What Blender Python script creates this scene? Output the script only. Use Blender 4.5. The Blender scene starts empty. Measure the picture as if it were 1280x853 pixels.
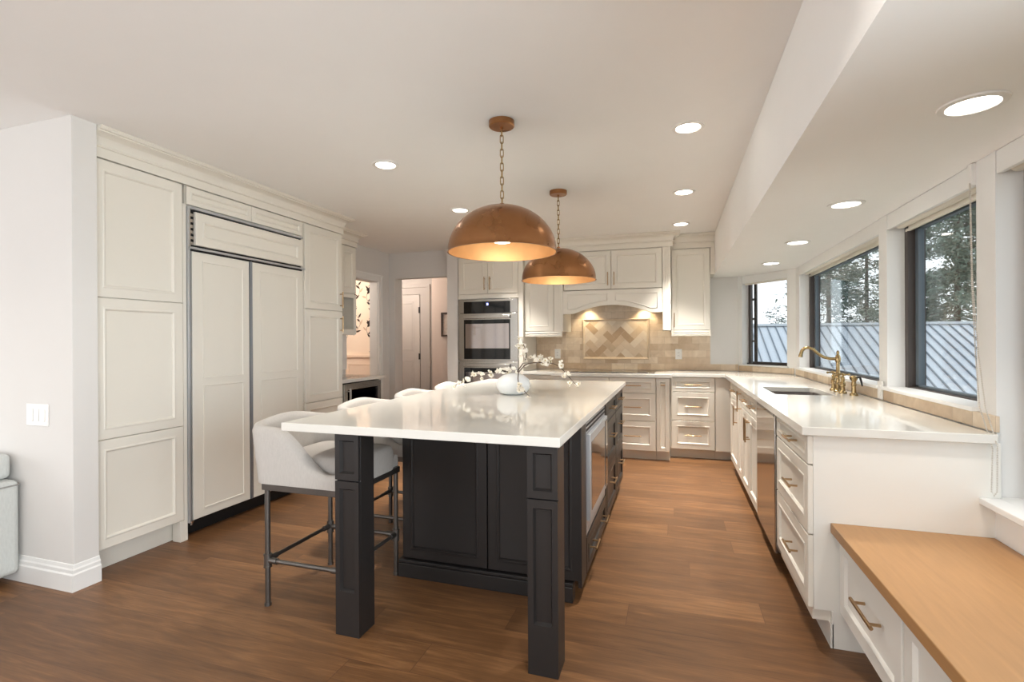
import bpy, bmesh, math, random
from mathutils import Vector, Matrix
R = math.radians
PI = math.pi
C = bpy.context.scene.collection
scn = bpy.context.scene
random.seed(7)

# ------------------------------------------------------------------ camera, world, light, exposure
cam_d = bpy.data.cameras.new('camera'); cam = bpy.data.objects.new('camera', cam_d); C.objects.link(cam)
cam_d.sensor_width = 36.0; cam_d.lens = 628.2 / 1280 * 36.0; cam_d.clip_start = 0.02; cam_d.clip_end = 300
yaw, pitch, roll = 0.31172, -0.00066, -0.005377
fw = Vector((-math.sin(yaw) * math.cos(pitch), math.cos(yaw) * math.cos(pitch), math.sin(pitch)))
rt = Vector((math.cos(yaw), math.sin(yaw), 0)); up = rt.cross(fw)
r2 = math.cos(roll) * rt + math.sin(roll) * up; u2 = -math.sin(roll) * rt + math.cos(roll) * up
cam.matrix_world = Matrix(((r2.x, u2.x, -fw.x, 0), (r2.y, u2.y, -fw.y, 0), (r2.z, u2.z, -fw.z, 1.27), (0, 0, 0, 1)))
scn.camera = cam
scn.view_settings.view_transform = 'Standard'; scn.view_settings.look = 'None'
scn.view_settings.gamma = 1.0; scn.view_settings.use_curve_mapping = False
scn.view_settings.exposure = 0.47
scn.cycles.use_denoising = True
scn.cycles.max_bounces = 10; scn.cycles.diffuse_bounces = 5; scn.cycles.glossy_bounces = 4
scn.cycles.transparent_max_bounces = 12; scn.cycles.caustics_reflective = False; scn.cycles.caustics_refractive = False
scn.cycles.sample_clamp_indirect = 6.0

w = bpy.data.worlds.new('overcast_sky'); scn.world = w; w.use_nodes = True
nt = w.node_tree; nt.nodes.clear()
tc = nt.nodes.new('ShaderNodeTexCoord'); sp = nt.nodes.new('ShaderNodeSeparateXYZ')
rp = nt.nodes.new('ShaderNodeValToRGB'); bg = nt.nodes.new('ShaderNodeBackground'); wo = nt.nodes.new('ShaderNodeOutputWorld')
rp.color_ramp.elements[0].position = 0.0; rp.color_ramp.elements[0].color = (0.96, 0.98, 1.0, 1)
rp.color_ramp.elements[1].position = 0.6; rp.color_ramp.elements[1].color = (0.84, 0.91, 1.0, 1)
nt.links.new(tc.outputs['Generated'], sp.inputs[0]); nt.links.new(sp.outputs['Z'], rp.inputs[0])
nt.links.new(rp.outputs[0], bg.inputs[0]); nt.links.new(bg.outputs[0], wo.inputs[0])
bg.inputs[1].default_value = 1.3

def area_light(name, loc, rot, sx, sy, power, color, spread=180):
    l = bpy.data.lights.new(name, 'AREA'); l.shape = 'RECTANGLE'; l.size = sx; l.size_y = sy
    l.energy = power; l.color = color; l.spread = R(spread)
    o = bpy.data.objects.new(name, l); C.objects.link(o); o.location = loc; o.rotation_euler = rot
    return o
DAY = (0.92, 0.96, 1.0)
# bench window daylight, plus unseen fill lights added behind and beside the camera
area_light('living_room_front_fill', (-2.6, -3.3, 1.35), (R(90), 0, 0), 6.0, 2.1, 9, DAY)  # unseen fill light added behind the camera
area_light('window_seat_daylight', (1.36, 0.15, 1.32), (0, R(90), 0), 1.25, 2.0, 35, DAY, 115)
area_light('living_room_side_fill', (1.36, -2.2, 1.15), (0, R(90), 0), 1.6, 2.1, 60, DAY)  # added at an unseen opening to light the room from the right
area_light('living_room_far_fill', (-7.1, -1.2, 1.3), (0, R(-90), 0), 1.9, 3.6, 75, DAY)  # added before the solid far wall to brighten the bulkhead and ceiling
for pn, pl, prot, px_, py_ in (('sink_window_portal', (1.41, 4.5, 1.45), (0, R(90), 0), 1.0, 2.0), ('counter_window_portal', (1.41, 2.97, 1.45), (0, R(90), 0), 1.0, .9)):
    o = area_light(pn, pl, prot, px_, py_, 1, DAY); o.data.cycles.is_portal = True

# ------------------------------------------------------------------ materials
def srgb(r, g, b):
    f = lambda c: (c / 255 / 12.92) if c / 255 <= 0.04045 else ((c / 255 + 0.055) / 1.055) ** 2.4
    return (f(r), f(g), f(b), 1)
def N(nt, t, **kw):
    n = nt.nodes.new(t)
    for k, v in kw.items(): setattr(n, k, v)
    return n
def mat(name, col, rough=0.5, metal=0.0, var=0.06, scale=6.0, bump=0.0, bscale=80.0, stretch=(1, 1, 1), coat=0.0, emis=None, estr=0.0, spec=None, aniso=0.0, rvar=0.0):
    m = bpy.data.materials.new(name); m.use_nodes = True; nt = m.node_tree
    b = nt.nodes['Principled BSDF']
    b.inputs['Roughness'].default_value = rough; b.inputs['Metallic'].default_value = metal
    b.inputs['Coat Weight'].default_value = coat; b.inputs['Coat Roughness'].default_value = 0.08
    if spec is not None: b.inputs['Specular IOR Level'].default_value = spec
    t = N(nt, 'ShaderNodeTexCoord'); mp = N(nt, 'ShaderNodeMapping'); mp.inputs['Scale'].default_value = stretch
    nt.links.new(t.outputs['Object'], mp.inputs[0])
    n = N(nt, 'ShaderNodeTexNoise'); n.inputs['Scale'].default_value = scale; n.inputs['Detail'].default_value = 4
    nt.links.new(mp.outputs[0], n.inputs['Vector'])
    mx = N(nt, 'ShaderNodeMix', data_type='RGBA'); c = col
    mx.inputs['A'].default_value = tuple(max(0, x * (1 - var)) for x in c[:3]) + (1,)
    mx.inputs['B'].default_value = tuple(min(1, x * (1 + var)) for x in c[:3]) + (1,)
    nt.links.new(n.outputs[0], mx.inputs['Factor']); nt.links.new(mx.outputs['Result'], b.inputs['Base Color'])
    if rvar:
        mr = N(nt, 'ShaderNodeMapRange'); mr.inputs['To Min'].default_value = rough - rvar; mr.inputs['To Max'].default_value = rough + rvar
        nt.links.new(n.outputs[0], mr.inputs[0]); nt.links.new(mr.outputs[0], b.inputs['Roughness'])
    if bump:
        n2 = N(nt, 'ShaderNodeTexNoise'); n2.inputs['Scale'].default_value = bscale; n2.inputs['Detail'].default_value = 3
        nt.links.new(mp.outputs[0], n2.inputs['Vector'])
        bp = N(nt, 'ShaderNodeBump'); bp.inputs['Strength'].default_value = bump; bp.inputs['Distance'].default_value = 0.004
        nt.links.new(n2.outputs[0], bp.inputs['Height']); nt.links.new(bp.outputs[0], b.inputs['Normal'])
    if emis:
        b.inputs['Emission Color'].default_value = emis; b.inputs['Emission Strength'].default_value = estr
    return m
M = {}
M['wall'] = mat('painted_wall', srgb(220, 217, 213), 0.85, var=0.015, bump=0.03, bscale=200)
M['ceiling'] = mat('ceiling_paint', srgb(247, 246, 244), 0.9, var=0.012)
M['trimwhite'] = mat('white_trim_paint', srgb(236, 235, 232), 0.42, var=0.01)
M['cream'] = mat('cream_cabinet_paint', srgb(230, 225, 214), 0.4, var=0.012)
M['white_cab'] = mat('bench_white_paint', srgb(233, 231, 224), 0.4, var=0.012)
M['black_cab'] = mat('charcoal_black_cabinet_paint', srgb(36, 33, 32), 0.38, var=0.05)
M['quartz'] = mat('white_quartz', srgb(222, 220, 213), 0.055, var=0.015, scale=30, coat=0.0)
M['champagne'] = mat('champagne_bronze_pull', srgb(182, 152, 116), 0.3, 1.0, var=0.05)
M['brass'] = mat('antique_brass', srgb(172, 148, 106), 0.24, 1.0, var=0.12, scale=25)
M['copper'] = mat('aged_copper', srgb(158, 113, 76), 0.28, 1.0, var=0.32, scale=7, rvar=0.06)
M['gold'] = mat('gilded_lining', srgb(206, 160, 110), 0.5, 0.7, var=0.12, scale=14)
M['steel'] = mat('brushed_stainless', srgb(190, 186, 180), 0.26, 1.0, var=0.05, stretch=(1, 1, 30), scale=20)
M['satin'] = mat('satin_aluminium_trim', srgb(190, 192, 194), 0.42, 0.55, var=0.03)
M['steel_polish'] = mat('polished_stainless', srgb(178, 172, 165), 0.12, 1.0, var=0.02)
M['steel_dark'] = mat('blue_grey_steel_trim', srgb(150, 156, 164), 0.4, 0.7, var=0.04)
M['black_glass'] = mat('black_glass', srgb(14, 14, 15), 0.05, var=0.0, spec=0.6)
M['tint_glass'] = mat('mirrored_oven_glass', srgb(196, 188, 188), 0.07, 0.95, var=0.1, scale=3)
_m = M['tint_glass']; _b = _m.node_tree.nodes['Principled BSDF']; _n = N(_m.node_tree, 'ShaderNodeTexNoise'); _n.inputs['Scale'].default_value = 5
_t = N(_m.node_tree, 'ShaderNodeTexCoord'); _mp = N(_m.node_tree, 'ShaderNodeMapping'); _mp.inputs['Scale'].default_value = (1, 1, .25); _m.node_tree.links.new(_t.outputs['Object'], _mp.inputs[0]); _m.node_tree.links.new(_mp.outputs[0], _n.inputs['Vector'])
_r = N(_m.node_tree, 'ShaderNodeMapRange'); _r.inputs['From Min'].default_value = .3; _r.inputs['From Max'].default_value = .7; _r.inputs['To Min'].default_value = 380; _r.inputs['To Max'].default_value = 620
_m.node_tree.links.new(_n.outputs[0], _r.inputs[0]); _m.node_tree.links.new(_r.outputs[0], _b.inputs['Thin Film Thickness']); _b.inputs['Thin Film IOR'].default_value = 1.6
M['bronze_glass'] = mat('bronze_mirror_glass', srgb(128, 112, 98), 0.07, 0.9, var=0.05)
M['black'] = mat('matt_black', srgb(22, 21, 21), 0.6, var=0.05)
M['gunmetal'] = mat('gunmetal_pipe', srgb(112, 108, 104), 0.36, 0.9, var=0.15, scale=30)
M['bronze_frame'] = mat('dark_bronze_window_frame', srgb(70, 62, 58), 0.45, var=0.05)
M['slate_frame'] = mat('blue_grey_sash', srgb(92, 102, 110), 0.45, var=0.05)
M['linen'] = mat('grey_linen', srgb(184, 179, 173), 0.95, var=0.10, scale=160, stretch=(1, 1, 0.25), bump=0.35, bscale=420)
M['sofa'] = mat('pale_grey_sofa_weave', srgb(198, 200, 196), 0.95, var=0.13, scale=120, stretch=(1, 1, .3), bump=0.35, bscale=350)
M['seam'] = mat('seam_thread', srgb(150, 148, 143), 0.9, var=0.03)
M['porcelain'] = mat('white_matt_ceramic', srgb(228, 232, 234), 0.35, var=0.015)
M['twig'] = mat('dark_brown_bark', srgb(78, 62, 52), 0.8, var=0.2, scale=60)
M['petal'] = mat('white_petal', srgb(244, 238, 226), 0.7, var=0.03)
M['stamen'] = mat('yellow_green_stamen', srgb(170, 150, 60), 0.7, var=0.1)
M['plastic'] = mat('white_plastic', srgb(236, 234, 230), 0.35, var=0.01)
M['grey_door'] = mat('grey_door_paint', srgb(176, 173, 170), 0.5, var=0.012)
M['hall_wall'] = mat('hall_wall_paint', srgb(214, 202, 194), 0.85, var=0.01)
M['hall_grey'] = mat('hall_grey_paint', srgb(170, 166, 163), 0.85, var=0.01)
M['paper'] = mat('peach_wallpaper_ground', srgb(238, 218, 198), 0.85, var=0.02)
M['leaf_ink'] = mat('printed_dark_leaf', srgb(62, 48, 42), 0.85, var=0.2, scale=30)
M['petal_ink'] = mat('printed_pale_leaf', srgb(206, 178, 152), 0.85, var=0.05)
M['wainscot'] = mat('wainscot_paint', srgb(240, 218, 198), 0.5, var=0.01)
M['bulb'] = mat('frosted_bulb', (1, 0.93, 0.8, 1), 0.4, emis=(1, 0.86, 0.66, 1), estr=9)
M['lens'] = mat('downlight_lens', (1, 0.97, 0.92, 1), 0.4, emis=(1, 0.93, 0.83, 1), estr=9)
M['hoodlens'] = mat('hood_lamp_lens', (1, 0.95, 0.85, 1), 0.4, emis=(1, 0.85, 0.6, 1), estr=9)
M['led'] = mat('display_led', (0.3, 0.35, 1, 1), 0.4, emis=(0.35, 0.4, 1, 1), estr=3)
M['art_frame'] = mat('dark_wood_frame', srgb(64, 48, 42), 0.5, var=0.1)
M['art'] = mat('ink_art_paper', srgb(206, 196, 188), 0.8, var=0.45, scale=38)
M['bark'] = mat('conifer_bark', srgb(88, 76, 70), 0.95, var=0.3, scale=12, stretch=(1, 1, .2))
M['needles'] = mat('conifer_needles', srgb(92, 108, 100), 0.8, var=0.4, scale=3)
M['needles2'] = mat('pale_conifer_needles', srgb(112, 126, 112), 0.8, var=0.4, scale=3)
M['roofmetal'] = mat('pale_metal_roof', srgb(198, 202, 206), 0.5, 0.0, var=0.04, scale=2)
M['seamdark'] = mat('roof_seam', srgb(120, 128, 136), 0.5, 0.2, var=0.05)
M['siding'] = mat('grey_siding', srgb(140, 142, 140), 0.8, var=0.05)
M['lawn'] = mat('dull_lawn', srgb(110, 116, 92), 0.95, var=0.3, scale=1.2)
M['blindfab'] = mat('roller_blind_fabric', srgb(232, 226, 214), 0.85, var=0.01, bump=0.1, bscale=300)
M['bead'] = mat('steel_bead_chain', srgb(206, 200, 190), 0.4, 0.2, var=0.05)
M['bottle_red'] = mat('red_capsule_bottle', srgb(120, 30, 30), 0.2, var=0.1)
M['bottle_pale'] = mat('pale_glass_bottle', srgb(170, 190, 188), 0.15, var=0.05)

def glass_mat(name, tint, refl=0.10):
    m = bpy.data.materials.new(name); m.use_nodes = True; nt = m.node_tree; nt.nodes.clear()
    o = N(nt, 'ShaderNodeOutputMaterial'); mx = N(nt, 'ShaderNodeMixShader'); t = N(nt, 'ShaderNodeBsdfTransparent'); g = N(nt, 'ShaderNodeBsdfGlossy')
    lw = N(nt, 'ShaderNodeLayerWeight'); lw.inputs['Blend'].default_value = 0.5
    pw = N(nt, 'ShaderNodeMath', operation='POWER'); pw.inputs[1].default_value = 5.0; nt.links.new(lw.outputs['Facing'], pw.inputs[0])
    fr = N(nt, 'ShaderNodeMath', operation='MULTIPLY_ADD'); fr.inputs[1].default_value = .9; fr.inputs[2].default_value = .035; nt.links.new(pw.outputs[0], fr.inputs[0])
    t.inputs[0].default_value = tint; g.inputs['Roughness'].default_value = 0.01
    nt.links.new(fr.outputs[0], mx.inputs[0]); nt.links.new(t.outputs[0], mx.inputs[1]); nt.links.new(g.outputs[0], mx.inputs[2]); nt.links.new(mx.outputs[0], o.inputs[0])
    return m
M['glass'] = glass_mat('window_glass', (0.93, 0.96, 0.97, 1))
M['cab_glass'] = glass_mat('cabinet_glass', (0.86, 0.88, 0.8, 1))
M['dark_glass'] = glass_mat('smoked_glass', (0.22, 0.2, 0.2, 1))

def wood_floor():
    m = bpy.data.materials.new('oak_plank_floor'); m.use_nodes = True; nt = m.node_tree; b = nt.nodes['Principled BSDF']
    L = nt.links.new
    g = N(nt, 'ShaderNodeNewGeometry')
    br = N(nt, 'ShaderNodeTexBrick'); br.offset = 0.0; br.offset_frequency = 2
    br.inputs['Color1'].default_value = (0, 0, 0, 1); br.inputs['Color2'].default_value = (1, 1, 1, 1); br.inputs['Mortar'].default_value = (0.5, 0.5, 0.5, 1)
    br.inputs['Scale'].default_value = 1.0; br.inputs['Brick Width'].default_value = 1.9; br.inputs['Row Height'].default_value = 0.19
    br.inputs['Mortar Size'].default_value = 0.0014; br.inputs['Mortar Smooth'].default_value = 0.3; br.inputs['Bias'].default_value = 0
    sp_ = N(nt, 'ShaderNodeSeparateXYZ'); L(g.outputs['Position'], sp_.inputs[0])
    row = N(nt, 'ShaderNodeMath', operation='DIVIDE'); L(sp_.outputs['Y'], row.inputs[0]); row.inputs[1].default_value = 0.19
    flo = N(nt, 'ShaderNodeMath', operation='FLOOR'); L(row.outputs[0], flo.inputs[0])
    wn = N(nt, 'ShaderNodeTexWhiteNoise', noise_dimensions='1D'); L(flo.outputs[0], wn.inputs['W'])
    sh = N(nt, 'ShaderNodeMath', operation='MULTIPLY_ADD'); L(wn.outputs['Value'], sh.inputs[0]); sh.inputs[1].default_value = 1.9; L(sp_.outputs['X'], sh.inputs[2])
    cv = N(nt, 'ShaderNodeCombineXYZ'); L(sh.outputs[0], cv.inputs[0]); L(sp_.outputs['Y'], cv.inputs[1])
    L(cv.outputs[0], br.inputs['Vector'])
    # grain: shift by plank
    sx = N(nt, 'ShaderNodeVectorMath', operation='SCALE'); sx.inputs['Scale'].default_value = 7.3
    L(br.outputs['Color'], sx.inputs[0])
    ad = N(nt, 'ShaderNodeVectorMath', operation='ADD'); L(g.outputs['Position'], ad.inputs[0]); L(sx.outputs[0], ad.inputs[1])
    mp = N(nt, 'ShaderNodeMapping'); mp.inputs['Scale'].default_value = (0.9, 9, 1); L(ad.outputs[0], mp.inputs[0])
    n1 = N(nt, 'ShaderNodeTexNoise'); n1.inputs['Scale'].default_value = 2.2; n1.inputs['Detail'].default_value = 6; n1.inputs['Distortion'].default_value = 1.2; L(mp.outputs[0], n1.inputs['Vector'])
    mp2 = N(nt, 'ShaderNodeMapping'); mp2.inputs['Scale'].default_value = (3, 60, 1); L(ad.outputs[0], mp2.inputs[0])
    n2 = N(nt, 'ShaderNodeTexNoise'); n2.inputs['Scale'].default_value = 3; n2.inputs['Detail'].default_value = 4; L(mp2.outputs[0], n2.inputs['Vector'])
    n3 = N(nt, 'ShaderNodeTexNoise'); n3.inputs['Scale'].default_value = 1.3; n3.inputs['Detail'].default_value = 2; L(ad.outputs[0], n3.inputs['Vector'])
    r = N(nt, 'ShaderNodeValToRGB'); e = r.color_ramp.elements
    e[0].position = 0.25; e[0].color = srgb(72, 48, 30); e[1].position = 0.75; e[1].color = srgb(158, 114, 74)
    e2 = r.color_ramp.elements.new(0.5); e2.color = srgb(113, 78, 48)
    def mth(op, a, bb):
        x = N(nt, 'ShaderNodeMath', operation=op)
        for i, v in enumerate((a, bb)):
            if isinstance(v, (int, float)): x.inputs[i].default_value = v
            else: L(v, x.inputs[i])
        return x.outputs[0]
    sep = N(nt, 'ShaderNodeSeparateColor'); L(br.outputs['Color'], sep.inputs[0])
    f = mth('ADD', mth('MULTIPLY', n1.outputs[0], 0.46), mth('ADD', mth('MULTIPLY', n2.outputs[0], 0.28), mth('ADD', mth('MULTIPLY', sep.outputs[0], 0.13), mth('MULTIPLY', n3.outputs[0], 0.12))))
    L(f, r.inputs[0])
    mx = N(nt, 'ShaderNodeMix', data_type='RGBA'); L(br.outputs['Fac'], mx.inputs['Factor']); L(r.outputs[0], mx.inputs['A']); mx.inputs['B'].default_value = srgb(84, 55, 36)
    L(mx.outputs['Result'], b.inputs['Base Color'])
    b.inputs['Roughness'].default_value = 0.42
    bp = N(nt, 'ShaderNodeBump'); bp.inputs['Strength'].default_value = 0.12; bp.inputs['Distance'].default_value = 0.003
    L(mth('SUBTRACT', n2.outputs[0], br.outputs['Fac']), bp.inputs['Height']); L(bp.outputs[0], b.inputs['Normal'])
    return m
M['floor'] = wood_floor()

def bench_wood():
    m = mat('oak_bench_board', srgb(172, 130, 86), 0.45, var=0.16, scale=5, stretch=(14, 1.2, 14), bump=0.05, bscale=20)
    return m
M['oak'] = bench_wood()

def travertine(name, axis='xz'):
    m = bpy.data.materials.new(name); m.use_nodes = True; nt = m.node_tree; b = nt.nodes['Principled BSDF']; L = nt.links.new
    g = N(nt, 'ShaderNodeNewGeometry'); s = N(nt, 'ShaderNodeSeparateXYZ'); L(g.outputs['Position'], s.inputs[0])
    c = N(nt, 'ShaderNodeCombineXYZ'); L(s.outputs['X' if axis == 'xz' else 'Y'], c.inputs[0]); L(s.outputs['Z'], c.inputs[1])
    mp = N(nt, 'ShaderNodeMapping'); mp.inputs['Location'].default_value = (0.03, -0.91 + 0.0, 0); L(c.outputs[0], mp.inputs[0])
    br = N(nt, 'ShaderNodeTexBrick'); br.inputs['Scale'].default_value = 1; br.inputs['Brick Width'].default_value = 0.155; br.inputs['Row Height'].default_value = 0.0785
    br.inputs['Mortar Size'].default_value = 0.0016; br.inputs['Mortar Smooth'].default_value = 0.4
    br.inputs['Color1'].default_value = srgb(200, 176, 148); br.inputs['Color2'].default_value = srgb(234, 218, 196); br.inputs['Mortar'].default_value = srgb(196, 178, 154)
    L(mp.outputs[0], br.inputs['Vector'])
    n = N(nt, 'ShaderNodeTexNoise'); n.inputs['Scale'].default_value = 14; n.inputs['Detail'].default_value = 6; n.inputs['Distortion'].default_value = 0.8; L(g.outputs['Position'], n.inputs['Vector'])
    r = N(nt, 'ShaderNodeValToRGB'); r.color_ramp.elements[0].position = 0.3; r.color_ramp.elements[0].color = (0.82, 0.78, 0.73, 1); r.color_ramp.elements[1].position = 0.7; r.color_ramp.elements[1].color = (1, 1, 1, 1)
    L(n.outputs[0], r.inputs[0])
    mx = N(nt, 'ShaderNodeMix', data_type='RGBA', blend_type='MULTIPLY'); mx.inputs['Factor'].default_value = 0.85; L(br.outputs['Color'], mx.inputs['A']); L(r.outputs[0], mx.inputs['B'])
    L(mx.outputs['Result'], b.inputs['Base Color']); b.inputs['Roughness'].default_value = 0.42
    bp = N(nt, 'ShaderNodeBump'); bp.inputs['Strength'].default_value = 0.25; bp.inputs['Distance'].default_value = 0.002; bp.invert = True
    L(br.outputs['Fac'], bp.inputs['Height']); L(bp.outputs[0], b.inputs['Normal'])
    return m
M['trav'] = travertine('travertine_brick_tile'); M['trav_y'] = travertine('travertine_brick_tile_side', 'yz')
for i, c in enumerate([(216, 196, 170), (196, 172, 142), (226, 210, 188), (184, 156, 124), (208, 184, 154)]):
    M['stone%d' % i] = mat('travertine_shade_%s' % 'abcde'[i], srgb(*c), 0.45, var=0.14, scale=18)

# ------------------------------------------------------------------ mesh builder
class MB:
    def __init__(s): s.v = []; s.f = []; s.m = []
    def add(s, vs, fs, mi=0):
        o = len(s.v); s.v += [Vector(p) for p in vs]; s.f += [tuple(i + o for i in f) for f in fs]; s.m += [mi] * len(fs); return s
    def box(s, x0, x1, y0, y1, z0, z1, mi=0):
        vs = [(x, y, z) for x in (x0, x1) for y in (y0, y1) for z in (z0, z1)]
        return s.add(vs, [(0, 1, 3, 2), (4, 6, 7, 5), (0, 4, 5, 1), (2, 3, 7, 6), (0, 2, 6, 4), (1, 5, 7, 3)], mi)
    def loft(s, rings, closed=True, cap0=True, cap1=True, mi=0):
        n = len(rings[0]); vs = [p for r in rings for p in r]; fs = []
        for i in range(len(rings) - 1):
            for j in range(n if closed else n - 1):
                k = (j + 1) % n; fs.append((i * n + j, i * n + k, (i + 1) * n + k, (i + 1) * n + j))
        if cap0: fs.append(tuple(range(n)))
        if cap1: fs.append(tuple((len(rings) - 1) * n + j for j in range(n)))
        return s.add(vs, fs, mi)
    def prism(s, poly, f0, f1, mi=0):            # poly of 2D points; f0, f1 turn them into the two end loops
        return s.loft([[f0(*p) for p in poly], [f1(*p) for p in poly]], mi=mi)
    def cyl(s, a, b, r, r1=None, n=16, mi=0):
        a, b = Vector(a), Vector(b); d = (b - a).normalized(); u = d.orthogonal().normalized(); v = d.cross(u)
        r1 = r if r1 is None else r1
        ring = lambda c, q: [c + q * (math.cos(2 * PI * i / n) * u + math.sin(2 * PI * i / n) * v) for i in range(n)]
        return s.loft([ring(a, r), ring(b, r1)], mi=mi)
    def lathe(s, prof, c=(0, 0, 0), n=40, mi=0, cap0=True, cap1=True):
        c = Vector(c)
        return s.loft([[c + Vector((r * math.cos(2 * PI * i / n), r * math.sin(2 * PI * i / n), z)) for i in range(n)] for r, z in prof], cap0=cap0, cap1=cap1, mi=mi)
    def tube(s, pts, r, n=10, mi=0, closed=False):
        pts = [Vector(p) for p in pts]; rings = []; u = None; L = len(pts)
        rr = r if isinstance(r, (list, tuple)) else [r] * L
        for i, p in enumerate(pts):
            a = pts[(i - 1) % L] if closed or i else p; b = pts[(i + 1) % L] if closed or i < L - 1 else p
            d = (b - a).normalized()
            u = d.orthogonal().normalized() if u is None else (u - d * u.dot(d)).normalized()
            v = d.cross(u); rings.append([p + rr[i] * (math.cos(2 * PI * k / n) * u + math.sin(2 * PI * k / n) * v) for k in range(n)])
        if closed: return s.loft(rings + [rings[0]], cap0=False, cap1=False, mi=mi)
        return s.loft(rings, mi=mi)
    def ball(s, c, r, sc=(1, 1, 1), n=12, mi=0):
        prof = [(max(1e-4, math.sin(PI * i / n)), -math.cos(PI * i / n)) for i in range(n + 1)]; c = Vector(c)
        return s.loft([[c + Vector((r * sc[0] * q * math.cos(2 * PI * k / n), r * sc[1] * q * math.sin(2 * PI * k / n), r * sc[2] * z)) for k in range(n)] for q, z in prof], mi=mi)
    def build(s, name, mats, parent=None, bevel=0.0, smooth=35, seg=2, sub=0, recalc=True):
        me = bpy.data.meshes.new(name)
        base = Vector((0, 0, 0)); p = parent
        while p is not None: base += p.location; p = p.parent
        me.from_pydata([v - base for v in s.v], [], s.f)
        mats = mats if isinstance(mats, (list, tuple)) else [mats]
        for m in mats: me.materials.append(M[m] if isinstance(m, str) else m)
        for i, p in enumerate(me.polygons): p.material_index = s.m[i]
        bm = bmesh.new(); bm.from_mesh(me)
        bmesh.ops.remove_doubles(bm, verts=bm.verts, dist=1e-5)
        if recalc: bmesh.ops.recalc_face_normals(bm, faces=bm.faces)
        bm.to_mesh(me); bm.free()
        if smooth:
            me.shade_smooth(); me.set_sharp_from_angle(angle=R(smooth))
        o = bpy.data.objects.new(name, me); C.objects.link(o)
        if parent: o.parent = parent
        if bevel:
            b = o.modifiers.new('bevel', 'BEVEL'); b.width = bevel; b.segments = seg; b.limit_method = 'ANGLE'; b.angle_limit = R(40)
        if sub:
            b = o.modifiers.new('sub', 'SUBSURF'); b.levels = sub; b.render_levels = sub
        return o
def B(x0, x1, y0, y1, z0, z1): return MB().box(min(x0, x1), max(x0, x1), min(y0, y1), max(y0, y1), min(z0, z1), max(z0, z1))
def tag(o, label, cat, group=None, kind=None):
    if label: o['label'] = label
    if cat: o['category'] = cat
    if group: o['group'] = group
    if kind: o['kind'] = kind
    return o
def thing(name, label, cat, loc=(0, 0, 0), group=None):
    o = bpy.data.objects.new(name, None); C.objects.link(o); o.location = loc; o.empty_display_size = 0.1
    return tag(o, label, cat, group)
def struct(o, label=None):
    o['kind'] = 'structure'
    if label: o['label'] = label
    return o
def dup(root, loc, label):
    r = root.copy(); C.objects.link(r); r.location = loc; r['label'] = label
    for ch in list(root.children):
        c = ch.copy(); C.objects.link(c); c.parent = r
        for g in ch.children:
            d = g.copy(); C.objects.link(d); d.parent = c
    return r

class F:                                       # a cabinet face: a runs along it, z up, d outwards
    def __init__(s, axis, plane, sign): s.ax = axis; s.pl = plane; s.sg = sign
    def P(s, a, z, d=0.0): return Vector((s.pl + s.sg * d, a, z)) if s.ax == 'x' else Vector((a, s.pl + s.sg * d, z))
    def box(s, mb, a0, a1, z0, z1, d0, d1, mi=0):
        p, q = s.P(a0, z0, d0), s.P(a1, z1, d1)
        return mb.box(min(p.x, q.x), max(p.x, q.x), min(p.y, q.y), max(p.y, q.y), min(z0, z1), max(z0, z1), mi)
SHAKER = [(0, 0), (0, .018), (.0025, .02)]
def front(f, a0, a1, z0, z1, m, parent, name='door', st=None, d0=0.0, style='bead', label=None):
    wd, h = a1 - a0, z1 - z0
    st = st if st is not None else min(.055, .26 * min(wd, h))
    if style == 'bead':
        prof = [(0, 0), (0, .0175), (.0025, .02), (st - .004, .02), (st, .0225), (st + .006, .0225), (st + .012, .0165), (st + .014, .0115), (st + .02, .0105)]
    elif style == 'shaker':
        prof = [(0, 0), (0, .018), (.002, .02), (st, .02), (st + .008, .010), (st + .009, .009)]
    else:
        prof = [(0, 0), (0, .0175), (.0025, .02)]
    mb = MB(); rings = []
    for i, d in prof:
        rings.append([f.P(a0 + i, z0 + i, d + d0), f.P(a1 - i, z0 + i, d + d0), f.P(a1 - i, z1 - i, d + d0), f.P(a0 + i, z1 - i, d + d0)])
    mb.loft(rings)
    o = mb.build(name, m, parent, smooth=20)
    if label: o['label'] = label
    return o
def pull(f, a, z, parent, L=.16, vert=False, d0=.02, m='champagne', r=.0055):
    mb = MB(); h = L / 2; off = .032
    e = (lambda t, d: f.P(a, z + t, d)) if vert else (lambda t, d: f.P(a + t, z, d))
    mb.cyl(e(-h, d0 + off), e(h, d0 + off), r, n=12)
    for t in (-h * .72, h * .72): mb.cyl(e(t, d0 - .004), e(t, d0 + off), r * .85, n=10)
    return mb.build('handle', m, parent)
def cabinet(name, label, f, a0, a1, z0, z1, depth, m, fronts, toe=None, group=None, cat='cabinet', side=0.001):
    """fronts: (kind, a0, a1, z0, z1, [(a, z, vertical, length)...])"""
    c = f.P((a0 + a1) / 2, 0 if z0 < .3 else z0, -depth / 2)
    t = thing(name, label, cat, c, group)
    mb = MB(); f.box(mb, a0 + side, a1 - side, z0, z1, -depth, -.001); mb.build('body', m, t)
    if toe:
        mb = MB(); f.box(mb, a0 + side, a1 - side, 0.0, z0 - .0005, -depth, -toe); mb.build('toe_kick', m, t)
    for fr in fronts:
        k, b0, b1, c0, c1 = fr[:5]
        o = front(f, b0, b1, c0, c1, m, t, name=k)
        for h in (fr[5] if len(fr) > 5 else []): pull(f, h[0], h[1], o, h[3] if len(h) > 3 else .16, h[2])
    return t

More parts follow.
